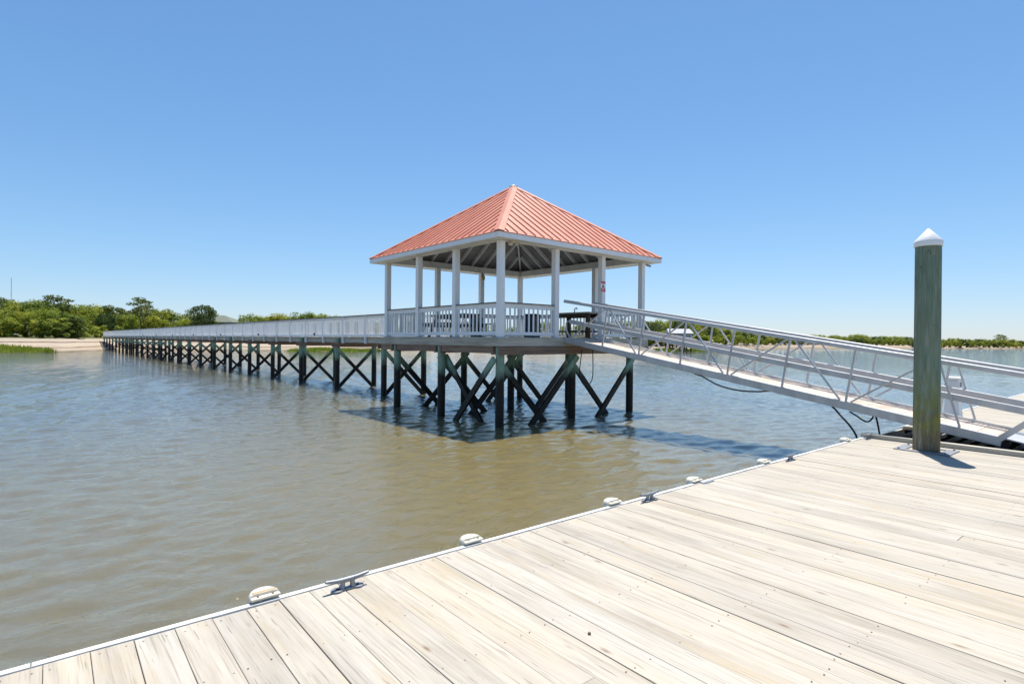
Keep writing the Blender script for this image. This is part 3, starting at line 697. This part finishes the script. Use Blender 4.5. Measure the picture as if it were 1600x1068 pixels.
part('lamp_head', MB().lathe([(.0,0),(.035,.01),(.04,.05),(.02,.08)], (.20,-.04,-.005), 12), M['lamp'], lf, 50)
lc = thing('security_camera', 'small dark security camera under the right corner of the roof', 'camera', (6.32, -.06, 4.80))
part('mount', MB().cyl((-.18,.04,.06), (0,0,.06), .018, n=8), M['bin'], lc); part('body', MB().cyl((-.03,.02,.05), (.09,-.08,.0), .032, n=10), M['bin'], lc, 40)
ln_ = thing('lantern', 'amber lantern hanging by the back post inside the pavilion', 'lantern', (4.0, 5.92, 4.70))
part('body', MB().lathe([(.05,-.10),(.075,-.08),(.085,.04),(.05,.10),(.02,.12)], (0,0,0), 12), M['amber'], ln_, 40); part('hanger', MB().cyl((0,0,.12), (0,.05,.20), .012, n=6), M['black'], ln_)
# fish-cleaning table with tap
ft = thing('cleaning_table', 'wooden fish-cleaning table with tap at the far right rail of the pavilion', 'table', (5.45, 2.25, DK))
for i in range(5): part('top_board', cb((-.40+i*.16,-.85,.86), (-.244+i*.16,.85,.91), .004), M['grey_wood_y'], ft)
part('apron', cb((-.38,-.80,.74), (-.34,.80,.858)), M['table_wood'], ft); part('apron', cb((.34,-.80,.74), (.38,.80,.858)), M['table_wood'], ft)
for a in (-.33, .33):
    for b in (-.76, .76): part('leg', cb((a-.06,b-.06,0), (a+.06,b+.06,.857), .006), M['table_wood'], ft)
part('shelf', cb((-.36,-.68,.22), (.36,.68,.27)), M['table_wood'], ft)
part('tap', MB().tube([(.2,.35,.91),(.2,.35,1.06),(.2,.30,1.10),(.15,.2,1.10),(.12,.16,1.04)], .018, 8), M['galv'], ft, 60)
# picnic table
pt = thing('picnic_table', 'brown wooden picnic table with benches under the left side of the pavilion', 'table', (1.35, 4.0, DK), (0,0,.05))
for i in range(5): part('top_board', cb((-.36+i*.145,-.95,.70), (-.219+i*.145,.95,.74), .004), M['table_wood'], pt)
for s in (-1, 1):
    for i in (0, 1): part('bench_board', cb((s*.70-.14+i*.145,-.95,.42), (s*.70+.001+i*.145,.95,.46), .004), M['table_wood'], pt)
    part('bench_bearer', cb((-.82,s*.65-.02,.33), (.82,s*.65+.02,.418)), M['table_wood'], pt); part('top_bearer', cb((-.34,s*.65-.02,.61), (.34,s*.65+.02,.698)), M['table_wood'], pt)
    for t in (-1, 1): part('leg', MB().beam((t*.28,s*.61,.70), (t*.62,s*.61,0), .04, .10, (0,1,0)), M['table_wood'], pt)
b1 = thing('trash_can', 'grey round trash can standing in the middle of the pavilion', 'trash can', (2.05, 3.75, DK))
part('body', MB().lathe([(.19,0),(.21,.30),(.225,.62)], (0,0,0), 20), M['bin'], b1, 40); part('lid', MB().lathe([(.24,.622),(.235,.66),(.10,.72)], (0,0,0), 20), M['bin'], b1, 40)
b2 = thing('cooler_bin', 'dark navy bin behind the railing left of the gangway head', 'bin', (2.85, 1.85, DK), (0,0,.4))
part('body', cb((-.20,-.20,0), (.20,.20,.70), .02), M['navy'], b2); part('lid', cb((-.215,-.215,.702), (.215,.215,.76), .02), M['navy'], b2)
# ---------------------------------------------------------------- vegetation
def leaf_mat(name, a, b_, c, trans=.25):
    m, t, b = newmat(name, .7, spec=.2)
    n1 = noise(t, pos(t, (1,1,1), 9.), .55, 3, .6); n2 = noise(t, pos(t), 2.6, 2, .5)
    col = ramp(t, math_(t, 'ADD', math_(t, 'MULTIPLY', n1, .6), math_(t, 'MULTIPLY', n2, .4)), [(.38,a),(.5,b_),(.61,c)]).outputs[0]
    oi = N(t, 'ShaderNodeObjectInfo')
    tint = ramp(t, oi.outputs['Random'], [(0,(.62,.72,.70)),(.3,(1,1,1)),(.55,(1.25,1.12,.85)),(.8,(.85,.95,.8)),(1,(1.2,1.0,.75))]).outputs[0]
    col = mix(t, 1., col, tint, 'MULTIPLY'); L(t, col, b.inputs['Base Color'])
    tr = N(t, 'ShaderNodeBsdfTranslucent'); L(t, col, tr.inputs[0])
    ms = N(t, 'ShaderNodeMixShader'); ms.inputs[0].default_value = trans
    L(t, b.outputs[0], ms.inputs[1]); L(t, tr.outputs[0], ms.inputs[2]); L(t, ms.outputs[0], t.nodes['Material Output'].inputs[0]); return m
M['leaf'] = leaf_mat('green_foliage', (.12,.165,.026), (.255,.31,.047), (.41,.44,.09), .55)
M['leaf_dark'] = leaf_mat('dark_foliage', (.05,.08,.025), (.10,.145,.04), (.17,.205,.06), .4)
M['leaf_pine'] = leaf_mat('pine_foliage', (.09,.12,.04), (.18,.21,.07), (.27,.28,.11), .45)
M['grass'] = leaf_mat('marsh_grass', (.16,.22,.025), (.25,.31,.035), (.33,.38,.05), .45)
M['bark'] = paint('bark', (.09,.07,.055), .9, .3, (.04,.03,.025))
def quads(C, Nn, size):
    """leaf-clump faces: pointed quads at centres C, facing Nn"""
    n = len(C); Nn = Nn/np.linalg.norm(Nn, axis=1, keepdims=True)
    a = np.cross(Nn, rng.normal(size=(n,3))); a /= np.linalg.norm(a, axis=1, keepdims=True); b = np.cross(Nn, a)
    s = size[:,None]
    V = np.stack([C-a*s, C-b*s*.55+Nn*s*.12, C+a*s, C+b*s*.55+Nn*s*.12], 1).reshape(-1,3)
    return V
def leaves_mesh(name, V, mat):
    me = bpy.data.meshes.new(name); n = len(V)//4
    me.vertices.add(len(V)); me.vertices.foreach_set('co', V.astype(np.float32).ravel())
    me.loops.add(len(V)); me.loops.foreach_set('vertex_index', np.arange(len(V), dtype=np.int32))
    me.polygons.add(n); me.polygons.foreach_set('loop_start', np.arange(0, 4*n, 4, dtype=np.int32))
    me.materials.append(mat); me.update(calc_edges=True); me.validate(); return me
def blob_cloud(lobes, per, leaf):
    Cs, Ns, Sz = [], [], []
    for (cx_, cy_, cz_, rx, rz) in lobes:
        d = rng.normal(size=(per,3)); d /= np.linalg.norm(d, axis=1, keepdims=True)
        rad = rng.uniform(.35, 1.2, per)**.6
        Cs.append(np.array([cx_,cy_,cz_])+d*rad[:,None]*np.array([rx,rx,rz])); Ns.append(d*.8+rng.normal(size=(per,3))*.55+np.array([0,0,.35])); Sz.append(rng.uniform(.6,1.35,per)*leaf)
    return quads(np.concatenate(Cs), np.concatenate(Ns), np.concatenate(Sz))
def broad(seed, rx=.46, low=.12, leaf=.024, n=28, per=150):
    """unit-height crown"""
    r = random.Random(seed); lobes = []
    for k in range(n):
        z = low+.12+(1-.22-low)*(k/n)**.9; w_ = rx*(1-.62*max(0,(z-.45)/.55)**1.7)*(.75+.25*min(1,z/.35))
        th = k*2.4+r.random(); q = w_*r.uniform(.35,.85); s_ = r.uniform(.075,.165)
        lobes.append((q*math.cos(th), q*math.sin(th), min(z, 1-s_*.8), s_*1.15, s_*.85))
    return blob_cloud(lobes, per, leaf)
def trunk_unit(r=.022, top=.6, seed=0, br=6):
    rr = random.Random(seed); mb = MB()
    pts = [(rr.uniform(-.01,.01)*k, rr.uniform(-.01,.01)*k, top*k/5-.03) for k in range(6)]
    mb.tube(pts, [r*(1-.12*k) for k in range(6)], 7)
    for k in range(br):
        z = top*(.4+.6*k/br); th = k*2.2+rr.random(); q = rr.uniform(.14,.26)
        mb.tube([(0,0,z-.02), (q*.5*math.cos(th),q*.5*math.sin(th),z+.06), (q*math.cos(th),q*math.sin(th),z+.14)], [r*.45,r*.3,r*.12], 5)
    return mb
def pine_cloud(seed, leaf=.024):
    r = random.Random(seed); lobes = []
    for k in range(11):
        z = .55+.42*k/11; th = k*2.4+r.random(); q = (.34 if k < 8 else .16)*r.uniform(.4,1)
        lobes.append((q*math.cos(th), q*math.sin(th), z, .13, .045))
    return blob_cloud(lobes, 110, leaf)
def cone_cloud(seed, leaf=.03):
    r = random.Random(seed); lobes = []
    for k in range(20):
        z = .08+.84*k/20; q = .34*(1-z*.75)*r.uniform(.3,1); th = k*2.4; s_ = .13*(1-z*.4)
        lobes.append((q*math.cos(th), q*math.sin(th), z, s_, s_))
    return blob_cloud(lobes, 120, leaf)
crowns = [leaves_mesh('crown', broad(i, .40+.05*(i % 3), .06+.03*(i % 2)), M['leaf']) for i in range(5)]
dark_crowns = [leaves_mesh('crown', broad(20+i, .46, .10), M['leaf_dark']) for i in range(2)]
trunks = [trunk_unit(seed=i).mesh('trunk', M['bark'], 50) for i in range(3)]
bushes = [leaves_mesh('shrub', broad(40+i, .62, .0, .045, 13, 130), M['leaf']) for i in range(4)]
bushes.append(leaves_mesh('shrub', broad(47, .60, .0, .045, 13, 130), M['leaf_dark']))
pine_c = leaves_mesh('crown', pine_cloud(3), M['leaf_pine']); pine_t = trunk_unit(.016, .9, 9, 9).mesh('trunk', M['bark'], 50)
cone_c = leaves_mesh('crown', cone_cloud(4), M['leaf_dark'])
def gz_at(x, y):
    dx, dy = x-C0[0], y-C0[1]; a = math.atan2(dx*rt.x+dy*rt.y, dx*fw.x+dy*fw.y); return ground_z(a, math.hypot(dx, dy)-shore_r(a))
def tree(name, x, y, h, crown, trunk, label, group=None, sx=1.):
    o = thing(name, label, 'tree', (x, y, gz_at(x, y)-.08), (0,0,random.random()*6.28), group); o.scale = (h*sx, h*sx, h)
    obj('trunk', trunk, o); obj('crown', crown, o); return o
TREES = [(-28.3,156.6,8.7,'b'),(-24.9,146.7,8.7,'b'),(-23.6,147.3,8.4,'b'),(-21.6,150.6,8.8,'b'),(-19.9,152.7,8.3,'b'),(-17.2,148.5,8.1,'b'),(-14.7,148.7,8.8,'b'),(-11.7,143.8,7.7,'b'),(-9.5,138.4,7.6,'b'),(-8,136.5,7.5,'b'),(-5,138.7,7.3,'b'),(-2.5,139.2,7.4,'b'),(-0.4,140.6,7.3,'b'),(3,149.8,7.5,'b'),(5.6,150.3,7.9,'b'),(9.4,153.9,7.1,'b'),(13.2,156.9,7.7,'b'),(15.6,150.4,7.5,'b'),(18.6,151.6,6.7,'b'),(21.4,145.5,6.2,'b'),(25.2,145.7,6.5,'b'),(34.3,130,5.6,'b'),(36.6,126.2,5.2,'b'),(39.1,122.7,5.7,'b'),(42.1,122,6.1,'b'),(43.9,118.3,6,'b'),(46.9,118.4,5.5,'b'),(49.8,116.6,4.7,'b'),(-26.5,139.3,5.7,'b'),(-24,136,5.8,'b'),(-22.1,136.6,5.3,'b'),(-20.2,136,5,'b'),(-18.1,135.2,6,'b'),(-15.7,134.1,6.2,'b'),(-13.8,133.8,5.8,'b'),(-11.7,129.1,5.2,'b'),(-9.5,127.6,5,'b'),(-7.1,125.8,5.7,'b'),(-4.7,124,5.1,'b'),(-2.4,130.1,4.7,'b'),(3.2,137.6,5.6,'b'),(7,147.5,5.6,'b'),(9.3,144,5.5,'b'),(12.2,140.3,5.5,'b'),(15,141.3,4.5,'b'),(18.3,139.9,4.4,'b'),(20.6,137.3,4.4,'b'),(22.4,131.7,4.2,'b'),(-25.9,134.2,3.3,'s'),(-24.7,134.1,4.1,'s'),(-23.7,134,3.5,'s'),(-22.5,131.4,3.9,'s'),(-21.3,129.2,3.4,'s'),(-20.3,130,3,'s'),(-19.1,128.3,2.9,'s'),(-18.1,129.6,3.2,'s'),(-16.8,128.3,3.3,'s'),(-15.6,127.3,4,'s'),(-14.6,127.8,3.4,'s'),(-13.5,126.8,3.6,'s'),(-12.4,123.7,3.8,'s'),(-11.2,123.1,2.8,'s'),(-9.9,122.4,2.6,'s'),(-8.8,122.4,3.2,'s'),(-7.7,119.7,3.3,'s'),(-6.4,119.6,3.4,'s'),(-5.2,120.9,3.9,'s'),(-4.3,118.2,3,'s'),(-2.8,123.3,2.6,'s'),(-1.3,126.5,2.4,'s'),(0.2,129.4,2.6,'s'),(1.7,134,2.8,'s'),(3.7,139.6,2.8,'s'),(5.5,141.8,2.8,'s'),(7.3,142.3,2.6,'s'),(8.7,142.6,2.5,'s'),(9.9,140,2.1,'s'),(11.9,141.3,2.4,'s'),(12.9,137,2.5,'s'),(14.2,136.3,2.6,'s'),(15.7,135.4,2.1,'s'),(17,134.5,2.4,'s'),(18.7,135.7,2.6,'s'),(19.5,131.8,1.8,'s'),(20.7,130.5,2.1,'s'),(30.5,128.9,6,'b'),(34.2,130.4,5.8,'b'),(35.8,126.7,6.4,'b'),(37.4,121.3,5.6,'b'),(39.9,120,6.7,'b'),(42.2,116.8,6.2,'b'),(43.2,112.5,5.7,'b'),(45.6,111.5,5.3,'b'),(47.9,109.7,4.7,'b'),(48.3,109.6,4.8,'b'),(50.5,105.8,4.5,'b'),(54,104.5,3.7,'b'),(57.8,103,5.5,'b'),(66,109,3.8,'b'),(69.4,105.6,4.8,'b'),(71.1,100.6,5.1,'b'),(77.9,101.8,4.6,'b'),(79.3,96.5,5,'b'),(86.9,99.1,4,'b'),(86.3,91.1,5.5,'b'),(88.2,87.8,5.5,'b'),(99.9,93.4,4.6,'b'),(99.2,87.7,4.8,'b'),(103,85.6,5.6,'b'),(105.8,83,5.7,'b'),(111.6,82.1,5.9,'b'),(113,78.3,6,'b'),(111.8,77.9,5.9,'b'),(111.7,76,6.3,'b'),(116.7,77,5.9,'b'),(121.4,78,6.6,'b'),(128.5,80.3,5.9,'b'),(137.8,84.2,6.9,'b'),(141.6,84.5,7.7,'b'),(151.6,88.1,7.4,'b'),(154.5,87.6,6.6,'b'),(158.7,87.1,7.3,'b'),(164.6,87.8,7,'b'),(172.8,89.3,6.4,'b'),(174.3,87.3,5.7,'b'),(182.9,89.3,4.8,'b'),(183.4,87,5.9,'b'),(198.4,91.9,5.9,'b'),(207.1,93.8,4.5,'b'),(209.8,92.2,5,'b'),(107.7,73.9,2.8,'s'),(109.7,73.3,3.5,'s'),(113.1,74,3.6,'s'),(115.6,74.1,4.3,'s'),(118.5,73.9,3.2,'s'),(121.8,74.1,3.6,'s'),(132,78.7,4.6,'s'),(143.6,83.7,3.7,'s'),(149.1,85.1,4.9,'s'),(150.5,83.6,4.5,'s'),(153.8,83.3,3.7,'s'),(156.9,83.1,3.2,'s'),(160.5,82.9,2.9,'s'),(166.4,84.3,3.5,'s'),(167.1,82.6,3.4,'s'),(171.6,83.1,3.5,'s'),(178.8,84.9,3.7,'s'),(185.9,86.5,2.5,'s'),(189.8,86.4,2.9,'s'),(197.8,87.9,3.6,'s'),(207.8,90.2,2.3,'s'),(222.9,98.2,4.5,'b'),(231.8,99.7,3.7,'b'),(242,102.4,4.5,'b'),(249.1,102.7,4.6,'b'),(259.2,104.3,5,'b'),(263.2,103.9,4.5,'b'),(266.9,103.1,4.7,'b'),(272.8,103.3,4.9,'b'),(273.6,100.9,5,'b'),(289.7,104.5,5.3,'b'),(277.8,97.5,4.9,'b'),(282.1,97,5.2,'b'),(302.3,102.1,4.6,'b'),(298.4,98.2,5.1,'b'),(291.3,93.3,5.2,'b'),(309.7,97.5,4.8,'b'),(311.3,95.5,4.7,'b'),(317,94.6,5.7,'b'),(317.2,91.9,6,'b'),(319.8,90.1,5.4,'b'),(330.4,90.6,4.8,'b'),(326.2,86.4,4.9,'b'),(338.5,87.2,5.2,'b'),(345.6,86.5,5.1,'b'),(331.4,80.5,5.1,'b'),(340.8,80.5,5.1,'b'),(352.1,81.1,5.1,'b'),(346.6,77.1,5.1,'b'),(345.2,74,4.3,'b'),(338.1,70.3,5,'b'),(356.3,72.5,4.7,'b'),(341.7,66.6,5.3,'b'),(354.6,67,3.9,'b'),(354.6,64.8,4.3,'b'),(359,63.5,3.9,'b'),(349.1,59.6,4.9,'b'),(351.3,58,4.9,'b'),(363.4,58.4,4.6,'b'),(371.7,57.3,4.5,'b'),(379.6,56.3,4.2,'b'),(366.1,51.6,4.7,'b'),(369.8,49.9,4.7,'b'),(392.1,50.9,4.3,'b'),(380.6,46.6,4.6,'b'),(397,46.8,4.3,'b'),(395.8,44,4.4,'b'),(397.3,41.9,4.7,'b'),(417,41.8,4.1,'b'),(415,38.9,4,'b'),(408.5,35.9,4.7,'b'),(409.8,34,4.2,'b'),(407.6,31.4,4.9,'b'),(431.4,31.7,3.4,'b'),(417.7,28.2,4.7,'b'),(430.1,26.8,4.1,'b'),(428.6,24.4,4.3,'b'),(443.5,23.5,4.4,'b'),(446.3,21.8,4.1,'b'),(437.3,19,4.5,'b'),(457,18.4,3.5,'b'),(459.7,16.3,3.7,'b'),(446.3,13.7,4.3,'b'),(213.6,92.5,3.4,'s'),(218.5,92.8,3.5,'s'),(226.6,94,3.5,'s'),(233,94.3,3,'s'),(243.6,96.8,2.6,'s'),(246.6,95.9,2.8,'s'),(253.3,96.7,3.9,'s'),(257.3,96.3,2.6,'s'),(260.8,95.6,3.8,'s'),(263.7,94.5,3.2,'s'),(268.8,94.2,2.7,'s'),(269.4,92.4,3.6,'s'),(274.4,92.1,4.2,'s'),(278.8,91.3,2.7,'s'),(286.9,91.9,3.3,'s'),(292.3,91,2.7,'s'),(292.1,89,3.3,'s'),(293.3,87.4,3.2,'s'),(299.6,86.8,3.7,'s'),(306.7,86.9,4.6,'s'),(308.2,84.9,2.9,'s'),(312.3,83.4,3.3,'s'),(314,81.4,3.6,'s'),(319,80.4,3.5,'s'),(321.1,78.8,2.8,'s'),(322.6,76.6,3.3,'s'),(322.4,74.6,3.6,'s'),(330,74.6,2.8,'s'),(329.9,72.3,3.8,'s'),(317.7,67.4,3,'s'),(320.3,66,4.1,'s'),(328.2,65.5,4.3,'s'),(328.6,63.3,4.1,'s'),(330.1,61.7,3.8,'s'),(334.3,60.3,2.6,'s'),(336,58.5,3.3,'s'),(339.8,57.1,3.8,'s'),(337.6,54.5,3.6,'s'),(344.8,53.6,4.2,'s'),(346.7,51.7,3.2,'s'),(350.5,50.3,4,'s'),(355.9,48.9,3.4,'s'),(358.8,46.9,3.6,'s'),(367.3,46.3,3.6,'s'),(366.3,44,3.1,'s'),(370.4,42.8,4,'s'),(373,41.3,3.5,'s'),(375.5,39.2,2.8,'s'),(379.6,37.6,3.1,'s'),(384.3,36.3,3.8,'s'),(389.7,34.8,2.8,'s'),(388,32.4,2.8,'s'),(396.1,31.3,2.9,'s'),(394.4,29,3.1,'s'),(402.6,28,3.8,'s'),(401.1,26,4,'s'),(401.5,24.2,2.5,'s'),(412.2,22.9,3.1,'s'),(410.2,21,4,'s'),(415.6,19.2,3,'s'),(415.7,17.5,2.8,'s'),(416.4,15.4,3.7,'s'),(419.4,13.6,3,'s'),(422.1,11.6,4.2,'s')]
for i, (x, y, h, k) in enumerate(TREES):
    if x > 170: where, grp = 'in the low wood along the far right shore', 'woods on the far right shore'
    elif x > 45: where, grp = 'on the wooded shore seen behind the pavilion and gangway', 'woods behind the pavilion'
    else: where, grp = 'in the dense wood behind the left beach', 'woods behind the left beach'
    if k == 'b':
        dark = random.random() < (.12 if x < 45 else .25)
        tree('oak_tree' if dark else 'broadleaf_tree', x, y, h, random.choice(dark_crowns if dark else crowns), random.choice(trunks), ('dark green tree ' if dark else 'leafy green tree ')+where, grp, random.uniform(.95,1.3))
    else:
        o = tag(obj('shrub', random.choice(bushes), None, (x, y, gz_at(x, y)-.1), (0,0,random.random()*6.28), (h*random.uniform(1.0,1.5), h*random.uniform(1.0,1.5), h)), 'low green shrub '+where, 'shrub', grp.replace('woods','shrubs'))
tree('cedar_tree', -2.7, 119.0, 4.3, cone_c, trunks[0], 'dark dense cedar at the edge of the left beach', None, 1.35)
tree('pine_tree', 10.0, 139.4, 9.4, pine_c, pine_t, 'tall bare-trunked pine above the wood beyond the walkway end')
tree('oak_tree', 21.0, 132.8, 8.2, dark_crowns[0], trunks[1], 'large dark oak standing above the walkway railing left of the house')
tree('broadleaf_tree', -5.1, 139.1, 8.9, pine_c, pine_t, 'pale thin-crowned tall tree above the left wood', None, 1.3)
tree('pine_tree', 412.5, 49.5, 7.4, pine_c, pine_t, 'flat-topped pine above the far shore right of the mooring piling', None, 1.5)
tree('oak_tree', 129.0, 78.5, 7.2, dark_crowns[1], trunks[2], 'broad dark oak behind the stilt boathouse', None, 1.2)
# marsh grass
def grass(label, regions, n, h0, h1, wd):
    Vs = []
    for (l0, d0, l1, d1, dw) in regions:
        k = rng.uniform(0, 1, n); off = rng.uniform(-.5, .5, n)*dw*(1-(2*k-1)**6)
        la, de = l0+(l1-l0)*k+rng.normal(size=n)*.3, d0+(d1-d0)*k+off
        X = C0[0]+rt.x*la+fw.x*de; Y = C0[1]+rt.y*la+fw.y*de; Z = np.array([max(-.15, gz_at(a, b)) for a, b in zip(X, Y)])
        th = rng.uniform(0, 6.28, n); hh = rng.uniform(h0, h1, n); wv = rng.uniform(.6,1.3,n)*wd
        B = np.stack([X, Y, Z], 1); s = np.stack([np.cos(th)*wv, np.sin(th)*wv, np.zeros(n)], 1)
        T = np.stack([rng.normal(size=n)*.10, rng.normal(size=n)*.10, hh], 1)
        Vs.append(np.stack([B-s, B+s, B+s*.5+T*.7, B+T], 1).reshape(-1, 3))
    return tag(obj('marsh_grass', leaves_mesh('marsh_grass', np.concatenate(Vs), M['grass'])), label, 'grass', kind='stuff')
grass('bright green marsh grass at the water edge on the far left', [(-105,84,-66,80.5,9)], 9000, .35, .7, .06)
grass('yellow-green grass patch on the beach seen under the walkway', [(-40,101,-24,102.5,5)], 3500, .3, .55, .06)
grass('strip of grass along the shore seen through the gangway', [(33,130,64,165,6)], 4000, .35, .7, .08)
# ---------------------------------------------------------------- buildings and mast
def hip_house(name, label, x, y, z0, wx, wy, hw, hr, over, roofmat, wallmat, rz, nwin):
    o = thing(name, label, 'house', (x, y, z0), (0,0,rz))
    part('wall', box((-wx/2,-wy/2,0), (wx/2,wy/2,hw)), wallmat, o)
    a, b, r_ = wx/2+over, wy/2+over, max(.2, (wx-wy)/2)
    V = [(-a,-b,hw),(a,-b,hw),(a,b,hw),(-a,b,hw),(-r_,0,hw+hr),(r_,0,hw+hr),(-a,-b,hw-.15),(a,-b,hw-.15),(a,b,hw-.15),(-a,b,hw-.15)]
    part('roof', MB().add(V, [(0,1,5,4),(1,2,5),(2,3,4,5),(3,0,4),(9,8,7,6),(0,6,7,1),(1,7,8,2),(2,8,9,3),(3,9,6,0)]), roofmat, o)
    for k in range(nwin):
        cxw = -wx/2+wx*(k+.5)/nwin
        for zz in ((hw-1.75),):
            f = part('window', box((cxw-.55,-wy/2-.05,zz), (cxw+.55,-wy/2-.004,zz+1.3)), M['white'], o)
            for s in (-1, 1): obj('pane', box((cxw+s*.26-.23,-wy/2-.056,zz+.06), (cxw+s*.26+.23,-wy/2-.052,zz+1.24)).mesh('pane', M['glass']), f)
    return o
M['glass'] = plain('dark_window_glass', (.03,.04,.05), .08)
M['shingle'] = paint('grey_green_shingle', (.15,.17,.13), .85, .3, (.09,.10,.08))
M['siding'] = paint('blue_grey_siding', (.42,.46,.50), .7, .1)
hip_house('house', 'grey house with green-grey hip roof among trees behind the walkway railing', 26.0, 136., 2.2, 7.4, 6.2, 3.7, 1.7, .7, M['shingle'], M['siding'], R(-YAW), 4)
bh = thing('boathouse', 'small pale-roofed boathouse on dark stilts at the shore behind the gangway', 'boathouse', (112.6, 67.0, 0), (0,0,R(-YAW)))
part('deck', cb((-3.2,-2.2,2.0), (3.2,2.2,2.25), .02), M['grey_wood_x'], bh)
for a in (-2.6, -.9, .9, 2.6):
    for b in (-1.7, 1.7):
        part('piling', MB().cyl((a,b,-1.2), (a,b,2.0), .17, n=8), M['black'], bh); part('post', cb((a-.1,b-.1,2.25), (a+.1,b+.1,4.3), .01), M['beam_white'], bh)
part('wall', box((-.9,-1.5,2.252), (2.4,1.55,4.2)), M['siding'], bh)
V = [(-3.1,-2.3,4.3),(3.1,-2.3,4.3),(3.1,2.3,4.3),(-3.1,2.3,4.3),(-2.8,0,5.45),(2.8,0,5.45),(-3.1,-2.3,4.15),(3.1,-2.3,4.15),(3.1,2.3,4.15),(-3.1,2.3,4.15)]
part('roof', MB().add(V, [(0,1,5,4),(1,2,5),(2,3,4,5),(3,0,4),(9,8,7,6),(0,6,7,1),(1,7,8,2),(2,8,9,3),(3,9,6,0)]), M['bin'], bh)
am_ = thing('radio_mast', 'thin lattice radio mast far behind the wood at the left', 'mast', (-18.5, 551.3, 2.))
for k in range(3):
    th = 2*math.pi*k/3; part('leg', MB().cyl((.45*math.cos(th),.45*math.sin(th),0), (.20*math.cos(th),.20*math.sin(th),43.5), .07, .05, 6), M['bin'], am_)
lat = MB()
for i in range(30):
    z = i*1.45
    for k in range(3):
        a, b = 2*math.pi*k/3, 2*math.pi*(k+1)/3; r0, r1 = .45-.25*z/43.5, .45-.25*(z+1.45)/43.5
        lat.beam((r0*math.cos(a),r0*math.sin(a),z), (r1*math.cos(b),r1*math.sin(b),z+1.45), .05, .05)
part('lattice', lat, M['bin'], am_)
print('OBJECTS', len(bpy.data.objects), 'FACES', sum(len(m.polygons) for m in bpy.data.meshes))
